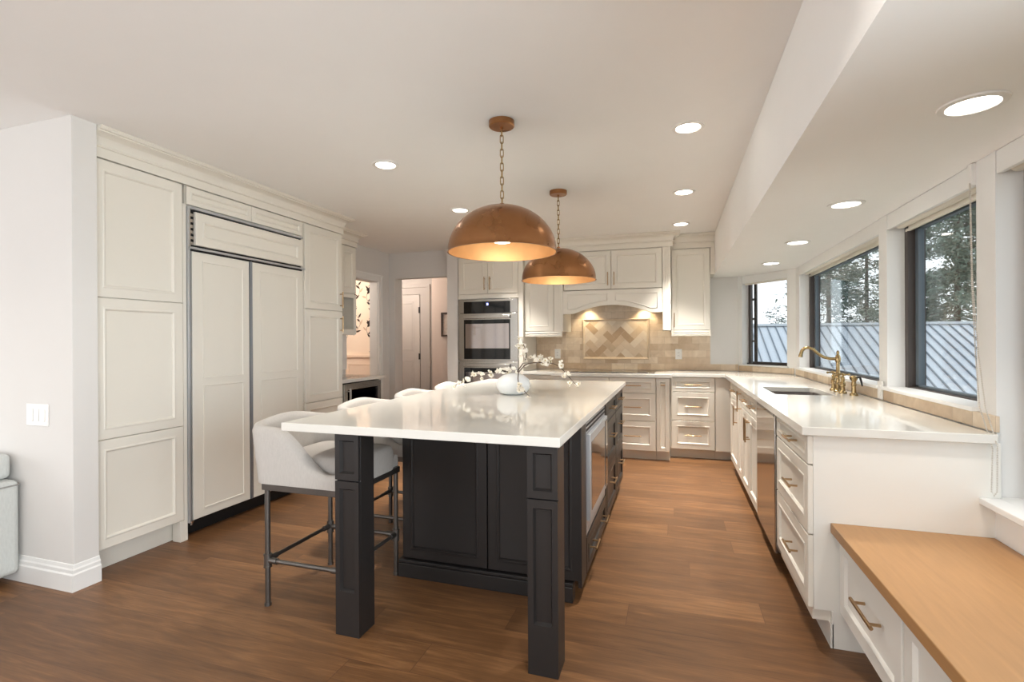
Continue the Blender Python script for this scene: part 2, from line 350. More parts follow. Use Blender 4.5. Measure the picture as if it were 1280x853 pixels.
# ------------------------------------------------------------------ room shell
CEIL = 2.44; SOF = 1.985
struct(B(-7.2, 1.45, -3.6, 7.7, -.1, 0).build('floor', 'floor', smooth=0), 'wide oak plank floor running left to right')
struct(B(-7.2, 1.45, -3.6, 7.7, CEIL, CEIL + .1).build('ceiling', 'ceiling', smooth=0), 'white ceiling')
mb = MB(); mb.box(.43, 1.45, -3.55, 6.25, SOF, CEIL - .001)
struct(mb.build('wall_bulkhead', 'ceiling', smooth=0), 'dropped white soffit along the window wall')
# left stub wall with the switch
struct(B(-7.2, -2.93, 1.758, 1.878, 0, CEIL).build('wall_left', 'wall', smooth=0, bevel=.002), 'white wall end left of the tall cabinets')
def base_prof(d): return [(0, 0), (.018, 0), (.018, .085), (.012, .092), (.012, .108), (.007, .116), (.004, .132), (0, .135)]
mb = MB()
pf = base_prof(0)
mb.loft([[Vector((x, 1.758 - d, z)) for d, z in pf] for x in (-7.1,)] + [[Vector((-2.93 + d, 1.758 - d, z)) for d, z in pf]] + [[Vector((-2.93 + d, 1.878, z)) for d, z in pf]])
struct(mb.build('baseboard_left', 'trimwhite', smooth=20), 'white stepped baseboard wrapping the wall end')
# wall behind the tall cabinets, with the cased opening to the wallpapered room
mb = MB(); X0, X1 = -3.74, -3.62
mb.box(X0, X1, 1.88, 4.95, 0, CEIL); mb.box(X0, X1, 4.95, 5.615, 2.03, CEIL); mb.box(X0, X1, 5.615, 6.07, 0, CEIL)
struct(mb.build('wall_left_rear', 'wall', smooth=0), 'white wall beyond the tall cabinets with a cased opening')
mb = MB()                                                   # casing
mb.box(X1, X1 + .018, 5.62, 5.70, 0, 2.04); mb.box(X1, X1 + .018, 4.87, 4.945, .95, 2.04); mb.box(X1, X1 + .018, 4.87, 5.70, 2.0402, 2.12)
mb.box(X1 + .0182, X1 + .026, 5.675, 5.695, 0, 2.094); mb.box(X1 + .0182, X1 + .028, 4.87, 5.704, 2.095, 2.122)
struct(mb.build('trim_1', 'trimwhite', smooth=0), 'white casing round the opening to the wallpapered room')
# header and hall
mb = MB(); mb.box(-3.62, -3.53, 5.88, 6.07, 0, CEIL); mb.box(-3.53, -2.653, 5.88, 6.0, 2.10, CEIL)
struct(mb.build('wall_hall_header', 'wall', smooth=0), 'white header over the hall opening')
struct(B(-2.653, -2.512, 5.64, 6.40, 0, CEIL).build('wall_oven_end', 'wall', smooth=0, bevel=.002), 'white wall end left of the ovens')
struct(B(-2.512, .70, 6.26, 6.40, 0, CEIL).build('wall_back', 'wall', smooth=0), 'back wall of the kitchen')
struct(B(-6.0, -3.55, 7.40, 7.5, 0, CEIL).build('wall_hall_far', 'hall_grey', smooth=0), 'grey far wall of the hall')
struct(B(-3.55, -1.2, 7.0, 7.5, 0, CEIL).build('wall_hall_lit', 'hall_wall', smooth=0), 'warm lit wall at the end of the hall')
# grey hall door
HD = F('y', 7.40, -1)
dr = tag(thing('door_1', 'grey two panel hall door with black handle and hinges', None, (-4.35, 7.39, 0)), None, None, kind='structure')
front(HD, -4.74, -3.965, .01, 2.03, 'grey_door', dr, name='panel', st=.11, style='slab', d0=.002)
front(HD, -4.63, -4.075, 1.10, 1.92, 'grey_door', dr, name='panel', st=.03, style='bead', d0=.004)
front(HD, -4.63, -4.075, .22, .98, 'grey_door', dr, name='panel', st=.03, style='bead', d0=.004)
mb = MB(); HD.box(mb, -4.39, -4.345, .94, 1.09, .022, .03); mb.cyl(HD.P(-4.367, .985, .03), HD.P(-4.367, .985, .07), .01); mb.cyl(HD.P(-4.367, .985, .065), HD.P(-4.27, .985, .065), .008); mb.build('handle', 'black', dr)
for z in (.25, 1.02, 1.78):
    mb = MB(); HD.box(mb, -3.985, -3.96, z - .05, z + .05, .018, .03); mb.build('hinge', 'black', dr)
mb = MB(); HD.box(mb, -3.955, -3.78, 0, 2.19, 0, .016); HD.box(mb, -4.92, -4.75, 0, 2.19, 0, .016); HD.box(mb, -4.75, -3.955, 2.04, 2.19, 0, .016)
HD.box(mb, -3.86, -3.78, 0, 2.19, .016, .026); HD.box(mb, -4.92, -3.78, 2.15, 2.20, .016, .03)
struct(mb.build('trim_2', 'hall_grey', smooth=0, bevel=.003), 'grey casing round the hall door')
# wallpapered room
mb = MB(); WY = 6.07; mb.box(-5.6, -3.62, WY, 6.19, 0, CEIL); FW = F('y', WY, -1)
def leafprint(cx, cz, L, wd, ang, mi):
    pts = []
    for i in range(9):
        t = i / 8; pts.append((t * L, wd * math.sin(PI * t) * (1 - .35 * t)))
    pts += [(p, -q) for p, q in reversed(pts[1:-1])]
    c, s = math.cos(ang), math.sin(ang)
    mb.add([FW.P(cx + p * c - q * s, cz + p * s + q * c, .0008) for p, q in pts], [tuple(range(len(pts)))], mi)
random.seed(5)
for k in range(9):
    for j in range(3):
        x = -5.3 + k * .21; z = 1.12 + j * .46 + (k % 2) * .23
        if x > -3.75: continue
        st = [(x + .055 * math.sin(i * .8 + k), z + i * .05) for i in range(9)]
        for i in range(len(st) - 1):
            (xa, za), (xb, zb) = st[i], st[i + 1]
            mb.add([FW.P(xa - .0025, za, .0006), FW.P(xb - .0025, zb, .0006), FW.P(xb + .0025, zb, .0006), FW.P(xa + .0025, za, .0006)], [(0, 1, 2, 3)], 1)
        for i in range(1, 9):
            sx, sz = st[i]; sgn = 1 if i % 2 else -1
            leafprint(sx, sz, random.uniform(.06, .10), .016, (PI / 2 - sgn * random.uniform(.5, 1.3)), 2 if i % 3 == 0 else 1)
        for a in range(5): leafprint(st[8][0], st[8][1], .05, .017, a * 1.256 + .3, 1)
struct(mb.build('wall_papered', ['paper', 'leaf_ink', 'petal_ink'], smooth=0, recalc=False), 'peach wallpaper with dark magnolia leaves')
mb = MB(); FW.box(mb, -5.6, -3.75, 0, 1.05, .001, .012); FW.box(mb, -5.6, -3.75, 1.05, 1.085, .001, .035)
f2 = FW; mb2 = mb
for a0 in (-5.35, -4.86, -4.38):
    pts = [f2.P(a0, .2, .012), f2.P(a0 + .42, .2, .012), f2.P(a0 + .42, .95, .012), f2.P(a0, .95, .012)]
    mb.tube(pts, .009, n=6, closed=True)
struct(mb.build('trim_3', 'wainscot', smooth=20), 'peach panelled wainscot with cap rail')
struct(B(-5.7, -5.6, 1.9, 6.19, 0, CEIL).build('wall_papered_side', 'paper', smooth=0))
struct(B(-6.1, -6.0, 6.19, 7.5, 0, CEIL).build('wall_hall_side', 'hall_grey', smooth=0))
# living room shell out of view
struct(B(-7.3, -7.2, -3.7, 1.9, 0, CEIL).build('wall_living_side', 'wall', smooth=0))
mb = MB(); mb.box(-7.2, 1.45, -3.7, -3.6, 0, .3); mb.box(-7.2, 1.45, -3.7, -3.6, 2.4, CEIL); mb.box(-7.2, -5.7, -3.7, -3.6, .3, 2.4); mb.box(.5, 1.45, -3.7, -3.6, .3, 2.4)
struct(mb.build('wall_front', 'wall', smooth=0))
# window wall
WX = 1.17; WO = 1.35
mb = MB()
mb.box(WX, WO, 3.54, 5.68, 0, .974); mb.box(WX, WO, 2.52, 3.42, 0, .974)
mb.box(WX, WO, 3.42, 3.54, 0, SOF); mb.box(WX, WO, 2.392, 2.52, 0, SOF); mb.box(WX, WO, 5.55, 5.69, 0, SOF)
mb.box(WX, WO, -.9, 2.392, 0, .64); mb.box(WX - .02, WX, -.9, 2.361, 0, .64); mb.box(WX, WO, -1.1, -.9, 0, SOF); mb.box(WX, WO, -3.6, -3.3, 0, SOF); mb.box(WX, WO, -3.3, -1.1, 0, .3)
for y0, y1 in ((3.54, 5.55), (2.52, 3.42), (-.9, 2.392)): mb.box(WX + .12, WO, y0, y1, 1.9305, SOF)
struct(mb.build('wall_right', 'trimwhite', smooth=0), 'white window wall with posts between the panes')
# angled wall at the back corner
AX, AY = Vector((.70, 6.26, 0)), Vector((1.17, 5.69, 0)); AD = (AY - AX).normalized(); AN = Vector((AD.y, -AD.x, 0))     # AN outwards? fixed below
if AN.dot(Vector((1, 1, 0))) < 0: AN = -AN
AL = (AY - AX).length
def AP(t, z, d=0): return AX + AD * t + AN * d + Vector((0, 0, z))
def abox(mb, t0, t1, z0, z1, d0, d1, mi=0):
    vs = [AP(t, z, d) for t in (t0, t1) for d in (d0, d1) for z in (z0, z1)]
    mb.add(vs, [(0, 1, 3, 2), (4, 6, 7, 5), (0, 4, 5, 1), (2, 3, 7, 6), (0, 2, 6, 4), (1, 5, 7, 3)], mi)
mb = MB(); abox(mb, 0, AL, 0, .974, 0, .14); abox(mb, -.02, .055, .974, SOF, 0, .14); abox(mb, .635, AL + .03, .974, SOF, 0, .14); abox(mb, .055, .635, 1.95, SOF, .1, .14)
struct(mb.build('wall_right_angled', 'trimwhite', smooth=0), 'angled white wall at the corner by the sink')

def window(n, y0, y1, zb, label, sash=True):
    t = struct(thing('window_%d' % n, label, None, (1.30, (y0 + y1) / 2, zb)))
    X = 1.29
    mb = MB(); fwid = .042
    mb.box(X - .035, X + .05, y1 - fwid, y1 - .001, zb - .02, 1.93); mb.box(X - .035, X + .05, y0 + .001, y0 + fwid, zb - .02, 1.93)
    mb.box(X - .02, X + .05, y0, y1, zb - .02, zb + .014); mb.box(X - .03, X + .05, y0, y1, 1.90, 1.93)
    mb.build('frame', 'bronze_frame', t, bevel=.002)
    if sash:
        mb = MB(); s0, s1 = y0 + fwid, y1 - fwid
        mb.box(X, X + .03, s1 - .035, s1, zb + .014, 1.9); mb.box(X, X + .03, s0, s0 + .035, zb + .014, 1.9); mb.box(X, X + .03, s0, s1, zb + .014, zb + .026); mb.box(X, X + .03, s0, s1, 1.875, 1.9)
        mb.build('sash', 'slate_frame', t, bevel=.002)
    mb = MB(); mb.box(X + .010, X + .016, y0 + .03, y1 - .03, zb, 1.91); mb.build('glass', 'glass', t, smooth=0)
    return t
w1 = window(1, 3.54, 5.55, .985, 'wide fixed window above the sink')
B(1.14, 1.27, 3.50, 5.56, .9745, .993).build('sill', 'trimwhite', w1, bevel=.003)
w2 = window(2, 2.52, 3.42, .985, 'narrower window nearest the counter end')
B(1.14, 1.27, 2.50, 3.45, .9745, .993).build('sill', 'trimwhite', w2, bevel=.003)
w3 = window(3, -.9, 2.392, .675, 'tall window over the bench at the right edge')
MB().box(1.10, 1.1695, -.9, 2.3605, .6405, .665).box(1.1695, 1.27, -.9, 2.3915, .6405, .665).build('sill', 'trimwhite', w3, bevel=.003)
# angled window
w4 = struct(thing('window_4', 'small window in the angled corner wall', None, AP(.35, .98, .1)))
mb = MB(); t0, t1 = .056, .634
for a, b in ((t0, t0 + .032), (t1 - .03, t1)): abox(mb, a, b, .975, 1.95, .095, .13)
abox(mb, t0, t1, .975, 1.002, .07, .13); abox(mb, t0, t1, 1.93, 1.95, .07, .13)
mb.build('frame', 'bronze_frame', w4, bevel=.002)
mb = MB()
for a, b in ((t0 + .075, t0 + .108), (t1 - .07, t1 - .04)): abox(mb, a, b, 1.0, 1.93, .098, .118)
abox(mb, t0 + .065, t1 - .04, 1.0, 1.022, .085, .115); abox(mb, t0 + .065, t1 - .04, 1.90, 1.93, .085, .115)
for z in (1.25, 1.5, 1.72): abox(mb, t0 + .04, t0 + .066, z - .012, z + .012, .1, .115)
mb.build('sash', 'bronze_frame', w4, bevel=.002)
mb = MB(); abox(mb, t0 + .02, t1 - .02, .99, 1.94, .098, .102); mb.build('glass', 'glass', w4, smooth=0)
mb = MB(); abox(mb, t0 - .015, t1 + .015, .9745, .99, -.02, .072); mb.build('sill', 'trimwhite', w4, bevel=.003)

# ------------------------------------------------------------------ left run of tall cabinets
FL = F('x', -3.0, 1); LD = .605                   # front plane of carcasses; door faces at -2.98
tall = cabinet('pantry_cabinet', 'tall cream pantry cabinet with three stacked panel doors beside the white wall end', FL, 1.882, 2.412, .133, 2.285, LD, 'cream',
    [('door', 1.886, 2.408, 1.522, 2.278), ('door', 1.886, 2.408, .738, 1.518), ('door', 1.886, 2.408, .136, .734)], toe=.07)
mb = MB(); mb.box(-3.60, -2.983, 2.4125, 2.436, 0, 2.16); mb.box(-3.05, -2.983, 2.385, 2.4125, 0, .132); mb.build('side_panel', 'cream', tall, bevel=.0015)
# refrigerator
fr = thing('refrigerator', 'built-in refrigerator with two cream panel doors and steel trim', 'refrigerator', (-3.3, 2.96, 0))
B(-3.61, -3.03, 2.44, 3.494, .10, 2.155).build('body', 'steel_dark', fr)
mb = MB(); mb.box(-3.03, -2.972, 2.438, 2.452, .105, 2.15, 0); mb.box(-3.03, -2.985, 2.452, 2.468, .105, 1.885, 1); mb.box(-3.03, -2.972, 2.452, 3.494, 2.136, 2.15, 0)
mb.box(-3.03, -2.972, 2.44, 3.52, 1.878, 1.892, 0); mb.box(-3.03, -2.985, 2.452, 3.494, 1.866, 1.878, 2)
mb.build('trim', ['satin', 'steel_dark', 'black'], fr, bevel=.001)
d1 = front(FL, 2.474, 2.935, .112, 1.864, 'cream', fr, st=.075, style='slab')
d2 = front(FL, 2.965, 3.488, .112, 1.864, 'cream', fr, st=.075, style='slab')
for d, a0, a1 in ((d1, 2.474, 2.935), (d2, 2.965, 3.488)):
    for z0, z1 in ((.112 + .055, .985), (1.03, 1.864 - .055)):
        mb = MB(); r = []
        for i, dd in [(0, .0203), (0, .0245), (.006, .0245), (.012, .017), (.014, .0125), (.02, .0115)]:
            r.append([FL.P(a0 + .075 + i, z0 + i, dd), FL.P(a1 - .055 - i, z0 + i, dd), FL.P(a1 - .055 - i, z1 - i, dd), FL.P(a0 + .075 + i, z1 - i, dd)])
        r2_ = r
        mb.loft(r2_, cap0=False); mb.build('panel_moulding', 'cream', d, smooth=20)
mb = MB(); mb.box(-3.03, -2.977, 2.938, 2.962, .112, 1.866); mb.build('mullion', 'steel_dark', fr)
front(FL, 2.492, 3.488, 1.905, 2.122, 'cream', fr, name='grille_panel', d0=.0125)
mb = MB(); mb.box(-3.03, -2.995, 2.455, 3.49, 1.893, 2.135, 0)
for k in range(6): mb.box(-2.995, -2.985, 2.462, 2.50, 1.905 + k * .037, 1.925 + k * .037, 1)
mb.box(-2.995, -2.982, 2.453, 2.466, 1.893, 2.135, 1)
mb.build('grille', ['black', 'steel'], fr)
B(-3.55, -3.07, 2.44, 3.494, .0, .099).build('toe_kick', 'black', fr)
mb = MB(); mb.cyl((-2.985, 2.462, .085), (-2.985, 2.462, .112), .009); mb.box(-3.03, -2.98, 2.452, 2.476, .100, .112); mb.build('hinge', 'steel', fr)
# bridge cabinet
cabinet('bridge_cabinet', 'low cream cabinet with two wide doors above the refrigerator', FL, 2.437, 3.498, 2.158, 2.285, LD, 'cream',
    [('door', 2.440, 2.962, 2.162, 2.278), ('door', 2.967, 3.494, 2.162, 2.278)])
cabinet('pantry_cabinet', 'tall cream pantry cabinet with bar handles between refrigerator and wine cooler nook', FL, 3.5, 4.03, .133, 2.285, LD, 'cream',
    [('door', 3.525, 4.026, 1.556, 2.278, [(3.995, 1.66, True, .15)]), ('door', 3.525, 4.026, .748, 1.55, [(3.995, 1.43, True, .15)]), ('drawer', 3.525, 4.026, .45, .742), ('drawer', 3.525, 4.026, .136, .444)], toe=.07)
CROWN = [(0, 2.286), (.021, 2.286), (.021, 2.338), (.029, 2.340), (.032, 2.346), (.029, 2.352), (.027, 2.354), (.029, 2.372), (.040, 2.392), (.060, 2.406), (.078, 2.411), (.078, 2.418), (.09, 2.420), (.094, 2.426), (.094, 2.430), (.099, 2.430), (.099, 2.4385), (0, 2.4385)]
def crown(path, label, back):
    """path: list of (x, y, nx, ny) mitred corners"""
    mb = MB(); rings = []
    for (x, y, nx, ny) in path: rings.append([Vector((x + nx * d, y + ny * d, z)) for d, z in CROWN])
    mb.loft(rings)
    return tag(mb.build('crown_moulding', 'cream', smooth=25), label, 'moulding')
crown([(-3.0, 1.882, 1, 0), (-3.0, 4.03, 1, 1), (-3.29, 4.03, 1, 1)], 'cream crown moulding along the tall cabinets on the left', 0)
# nook: wall cabinet, counter and wine cooler
FN = F('x', -3.29, 1)
nk = thing('wall_cabinet', 'narrow cream wall cabinet with open cubby above the wine cooler', 'cabinet', (-3.45, 4.4, 1.33))
mb = MB(); mb.box(-3.615, -3.291, 4.132, 4.66, 1.775, 2.285); mb.box(-3.615, -3.60, 4.132, 4.66, 1.34, 1.775); mb.box(-3.60, -3.291, 4.132, 4.15, 1.34, 1.775); mb.box(-3.60, -3.291, 4.642, 4.66, 1.34, 1.775); mb.box(-3.60, -3.291, 4.15, 4.642, 1.34, 1.40)
mb.build('body', 'cream', nk)
front(FN, 4.134, 4.395, 1.785, 2.278, 'cream', nk); front(FN, 4.4, 4.657, 1.785, 2.278, 'cream', nk)
mb = MB()
for a0, a1 in ((4.134, 4.657),):
    for q in ((a0, a0 + .045, 1.345, 1.77), (a1 - .045, a1, 1.345, 1.77), (a0 + .045, a1 - .045, 1.345, 1.40), (a0 + .045, a1 - .045, 1.735, 1.77)): FN.box(mb, *q, 0, .02)
mb.build('cubby_frame', 'cream', nk)
crown([(-3.29, 4.031, 1, 1), (-3.29, 4.66, 1, 1), (-3.60, 4.66, 0, 1)], 'short cream crown moulding over the wall cabinet in the nook', 0)
FB = F('x', -3.02, 1)
nb = thing('base_cabinet', 'cream base cabinet under the nook counter holding the wine cooler', 'cabinet', (-3.3, 4.4, 0))
mb = MB(); mb.box(-3.615, -3.02, 4.035, 4.055, 0, .87); mb.box(-3.615, -3.02, 4.70, 4.74, 0, .87); mb.box(-3.615, -3.60, 4.055, 4.70, 0, .87); mb.build('body', 'cream', nb)
B(-3.60, -3.08, 4.056, 4.699, 0, .099).build('toe_kick', 'cream', nb)
tag(B(-3.617, -2.985, 4.033, 4.755, .872, .905).build('countertop', 'quartz', bevel=.002), 'white counter slab over the wine cooler in the nook', 'countertop')
wf = thing('wine_cooler', 'stainless framed undercounter wine cooler with dark glass door', 'wine cooler', (-3.3, 4.38, .1))
mb = MB(); mb.box(-3.59, -3.57, 4.06, 4.695, .10, .86); mb.box(-3.57, -3.03, 4.06, 4.075, .10, .86); mb.box(-3.57, -3.03, 4.68, 4.695, .10, .86); mb.box(-3.57, -3.03, 4.075, 4.68, .10, .12); mb.box(-3.57, -3.03, 4.075, 4.68, .845, .86)
mb.build('body', 'black', wf)
mb = MB()
for q in ((4.062, 4.115, .105, .857), (4.64, 4.693, .105, .857), (4.115, 4.64, .105, .16), (4.115, 4.64, .80, .857)): FB.box(mb, *q, -.008, .03)
dd = mb.build('door', 'steel', wf, bevel=.002)
mb = MB(); FB.box(mb, 4.11, 4.645, .155, .805, .006, .012); mb.build('pane', 'dark_glass', dd, smooth=0)
mb = MB(); mb.cyl(FB.P(4.10, .62, .075), FB.P(4.10, .82, .075), .011); mb.cyl(FB.P(4.10, .65, .03), FB.P(4.10, .65, .075), .007); mb.cyl(FB.P(4.10, .79, .03), FB.P(4.10, .79, .075), .007); mb.build('handle', 'steel', dd)
mb = MB(); mb.box(-3.56, -3.06, 4.08, 4.675, .655, .665)
for k in range(6): mb.box(-3.06, -3.055, 4.08, 4.675, .645, .672)
mb.build('shelf', 'steel', wf)
for y, mm, lab in ((4.24, 'bottle_pale', 'pale bottle lying in the wine cooler'), (4.42, 'bottle_red', 'red capped bottle lying in the wine cooler')):
    mb = MB(); ax = Vector((-3.1, y, .7045)); prof = [(.012, 0), (.016, .02), (.016, .06), (.038, .11), (.038, .30), (.03, .31)]
    n = 16; mb.loft([[ax + Vector((-t, r * math.cos(2 * PI * i / n), r * math.sin(2 * PI * i / n))) for i in range(n)] for r, t in prof])
    tag(mb.build('wine_bottle', mm), lab, 'bottle')

# ------------------------------------------------------------------ back wall
FO = F('y', 5.66, -1)
ov = thing('oven_cabinet', 'tall cream cabinet housing the double oven with two doors above', 'cabinet', (-2.1, 5.95, 0))
mb = MB(); mb.box(-2.510, -2.502, 5.66, 6.255, 0, 2.285); mb.box(-1.742, -1.687, 5.66, 6.255, 0, 2.285); mb.box(-2.502, -1.742, 5.66, 6.255, 1.776, 2.285); mb.box(-2.502, -1.742, 5.66, 6.255, 0, .44); mb.box(-2.502, -1.742, 6.24, 6.255, .44, 1.776)
mb.build('body', 'cream', ov)
a = front(FO, -2.495, -2.123, 1.835, 2.278, 'cream', ov); pull(FO, -2.155, 1.955, a, .16, True)
a = front(FO, -2.118, -1.742, 1.835, 2.278, 'cream', ov); pull(FO, -2.086, 1.955, a, .16, True)
a = front(FO, -2.495, -1.742, .14, .42, 'cream', ov, name='drawer'); pull(FO, -2.12, .33, a)
mb = MB(); FO.box(mb, -2.508, -1.742, 1.778, 1.83, 0, .012); mb.build('rail', 'cream', ov)
vo = thing('double_oven', 'stainless double wall oven with black glass doors', 'oven', (-2.12, 5.7, .45))
B(-2.495, -1.748, 5.665, 6.22, .445, 1.772).build('body', 'steel', vo)
def oven_part(z0, z1, g0, g1):
    mb = MB(); FO.box(mb, -2.498, -1.744, z0, z1, -.004, .03); d = mb.build('door', 'steel', vo, bevel=.002)
    mb = MB(); FO.box(mb, -2.425, -1.835, g0, g1, .028, .034); g = mb.build('glass', 'black_glass', d, bevel=.001)
    mb = MB(); FO.box(mb, -2.405, -1.85, g0 + .13, g1 - .05, .033, .0355); mb.build('window', 'tint_glass', g)
    mb = MB(); FO.box(mb, -2.425, -1.835, g1 + .012, g1 + .052, .055, .066); FO.box(mb, -2.40, -2.37, g1 + .02, g1 + .045, .028, .055); FO.box(mb, -1.89, -1.86, g1 + .02, g1 + .045, .028, .055); mb.build('handle', 'steel', d, bevel=.004)
oven_part(1.035, 1.60, 1.05, 1.525)
oven_part(.46, 1.015, .475, .945)
mb = MB(); FO.box(mb, -2.498, -1.744, 1.606, 1.77, -.004, .03); cp = mb.build('control_panel', 'steel', vo, bevel=.002)
mb = MB(); FO.box(mb, -2.425, -1.835, 1.60, 1.742, .028, .036); ds = mb.build('display', 'black_glass', cp)
mb = MB(); FO.box(mb, -2.13, -2.108, 1.695, 1.722, .0355, .037); mb.build('readout', 'led', ds)
# left upper cabinet
FU = F('y', 5.94, -1); FH = F('y', 5.74, -1)
cabinet('wall_cabinet', 'cream wall cabinet between the double oven and the range hood', FH, -1.685, -1.33, 1.375, 2.285, .51, 'cream',
    [('door', -1.682, -1.335, 1.378, 2.278), ('light_rail', -1.684, -1.235, 1.315, 1.374)])
# hood cabinet
hc = thing('hood_cabinet', 'cream mantel hood cabinet with two doors and arched valance over the cooktop', 'range hood', (-.67, 6.0, 1.36))
mb = MB(); mb.box(-1.215, -.12, 5.741, 6.20, 1.85, 2.285); mb.build('body', 'cream', hc)
a = front(FH, -1.21, -.672, 1.845, 2.278, 'cream', hc); pull(FH, -.705, 1.96, a, .15, True)
a = front(FH, -.667, -.122, 1.845, 2.278, 'cream', hc); pull(FH, -.635, 1.96, a, .15, True)
def pilaster(x0, x1, y1):
    mb = MB(); mb.box(x0, x1, 5.7405, y1, 1.376, 2.285); p = mb.build('pilaster', 'cream', hc)
    front(FH, x0, x1, 1.376, 2.285, 'cream', p, name='face', style='slab')
    mb = MB()
    for q in (.3, .5, .7): mb.cyl(FH.P(x0 + (x1 - x0) * q, 1.43, .02), FH.P(x0 + (x1 - x0) * q, 2.26, .02), .004, n=6)
    mb.build('reeding', 'cream', p)
pilaster(-1.328, -1.222, 6.20); pilaster(-.116, -.03, 6.20)
# arched valance
va0, va1, vt, ve, vm = -1.219, -.119, 1.838, 1.575, 1.668
def arch_z(x):
    t = (x - (va0 + va1) / 2) / ((va1 - va0) / 2 - .13)
    return ve if abs(t) >= 1 else ve + (vm - ve) * (1 - t * t) * 1.0
n = 28; bot = [(va0 + (va1 - va0) * i / n, arch_z(va0 + (va1 - va0) * i / n)) for i in range(n + 1)]
rings = []
for x, z in bot: rings.append([Vector((x, 5.72, z)), Vector((x, 5.72, vt)), Vector((x, 5.745, vt)), Vector((x, 5.745, z))])
mb = MB(); mb.loft(rings); vl = mb.build('valance', 'cream', hc, smooth=20)
for s0, s1 in ((va0 + .05, -.715), (-.62, va1 - .05)):
    pts = [Vector((s0, 5.72, vt - .045)), Vector((s1, 5.72, vt - .045))]
    m_ = 12
    for i in range(m_ + 1):
        x = s1 + (s0 - s1) * i / m_; pts.append(Vector((x, 5.72, max(arch_z(x) + .05, ve + .045))))
    mb = MB(); mb.tube(pts, .0065, n=8, closed=True); mb.build('moulding', 'cream', vl)
mb = MB(); mb.box(-1.215, -.12, 5.746, 6.20, 1.70, 1.72); ins = mb.build('hood_insert', 'steel', hc)
for x in (-1.0, -.33):
    mb = MB(); mb.cyl((x, 6.12, 1.695), (x, 6.12, 1.7005), .035); mb.build('lamp', 'hoodlens', ins)
    l = bpy.data.lights.new('hood_lamp', 'SPOT'); l.energy = 7; l.color = (1, .80, .52); l.spot_size = R(105); l.spot_blend = .6; l.shadow_soft_size = .02
    o = bpy.data.objects.new('hood_lamp', l); C.objects.link(o); o.location = (x, 6.12, 1.69); o.rotation_euler = (R(12), 0, 0)
crown([(-1.686, 5.74, 1, -1), (-.03, 5.74, 1, -1), (-.03, 5.94, 1, -1)], 'cream crown moulding over the hood cabinet and its neighbour', 0)
crown([(-2.51, 5.66, 0, -1), (-1.687, 5.66, 1, -1), (-1.687, 5.74, 1, -1)], 'cream crown moulding above the oven cabinet', 0)
cabinet('wall_cabinet', 'cream single door wall cabinet right of the range hood', FU, -.028, .385, 1.375, 2.285, .30, 'cream',
    [('door', -.022, .378, 1.378, 2.278, [(.005, 1.49, True, .16)]), ('light_rail', -.026, .384, 1.312, 1.374)])
tag(B(.386, .43, 5.922, 6.25, 1.99, 2.285).build('filler_panel', 'cream'), 'narrow cream filler beside the right wall cabinet under the crown', 'panel')
crown([(-.029, 5.94, 1, -1), (.4295, 5.94, 0, -1)], 'cream crown moulding over the right wall cabinet', 0)

# backsplash
bs = thing('backsplash', 'beige travertine brick backsplash with framed herringbone panel behind the cooktop', 'backsplash', (-.6, 6.25, .91))
mb = MB(); mb.box(-1.684, -1.30, 6.247, 6.2595, .912, 1.36); mb.box(-1.30, -.04, 6.225, 6.2595, .912, 1.699); mb.box(-.04, .40, 6.247, 6.2595, .912, 1.36); mb.box(.40, .698, 6.247, 6.2595, .912, .985)
mb.build('tile_field', 'trav', bs, smooth=0)
mb = MB(); mb.box(1.1575, 1.1695, 2.37, 5.66, .912, .9735); mb.build('tile_upstand', 'trav_y', bs, bevel=.001)
mb = MB(); abox(mb, .02, AL - .02, .912, .9735, -.012, -.0005); mb.build('tile_upstand', 'trav', bs)
# herringbone inset
bm = bmesh.new(); hx0, hx1, hz0, hz1 = -1.052, -.306, 1.062, 1.505
random.seed(11); tl, tw = .152, .076; rot = Matrix.Rotation(R(45), 2)
mats_h = ['stone%d' % i for i in range(5)]
for i in range(-14, 15):
    for j in range(-14, 15):
        for k in (0, 1):
            ox, oy = (i + 2 * j) * tw, (i - 2 * j) * tw
            if k: ox += 2 * tw; oy -= tw
            lx, ly = (tw, tl) if k else (tl, tw)
            q = [(ox, oy), (ox + lx, oy), (ox + lx, oy + ly), (ox, oy + ly)]
            cx = sum(p[0] for p in q) / 4; cy = sum(p[1] for p in q) / 4
            pts = []
            for (px, py) in q:
                px = cx + (px - cx) * (1 - .0025 / lx); py = cy + (py - cy) * (1 - .0025 / ly)
                v = rot @ Vector((px, py)); pts.append((v.x - .67, v.y + 1.28))
            if max(p[0] for p in pts) < hx0 or min(p[0] for p in pts) > hx1 or max(p[1] for p in pts) < hz0 or min(p[1] for p in pts) > hz1: continue
            mi = random.choice([0, 0, 1, 2, 2, 4, 4, 3])
            fr_ = [bm.verts.new((p[0], 6.2215, p[1])) for p in pts]; bk = [bm.verts.new((p[0], 6.2245, p[1])) for p in pts]
            fs = [bm.faces.new(fr_)] + [bm.faces.new((fr_[a], fr_[(a + 1) % 4], bk[(a + 1) % 4], bk[a])) for a in range(4)]
            for f_ in fs: f_.material_index = mi
for co, no in (((hx0, 0, 0), (-1, 0, 0)), ((hx1, 0, 0), (1, 0, 0)), ((0, 0, hz0), (0, 0, -1)), ((0, 0, hz1), (0, 0, 1))):
    bmesh.ops.bisect_plane(bm, geom=bm.verts[:] + bm.edges[:] + bm.faces[:], plane_co=co, plane_no=no, clear_outer=True)
bmesh.ops.recalc_face_normals(bm, faces=bm.faces)
me = bpy.data.meshes.new('herringbone_panel')
for vv in bm.verts: vv.co -= Vector((-.6, 6.25, .91))
bm.to_mesh(me); bm.free()
for m_ in mats_h: me.materials.append(M[m_])
hp = bpy.data.objects.new('herringbone_panel', me); C.objects.link(hp); hp.parent = bs
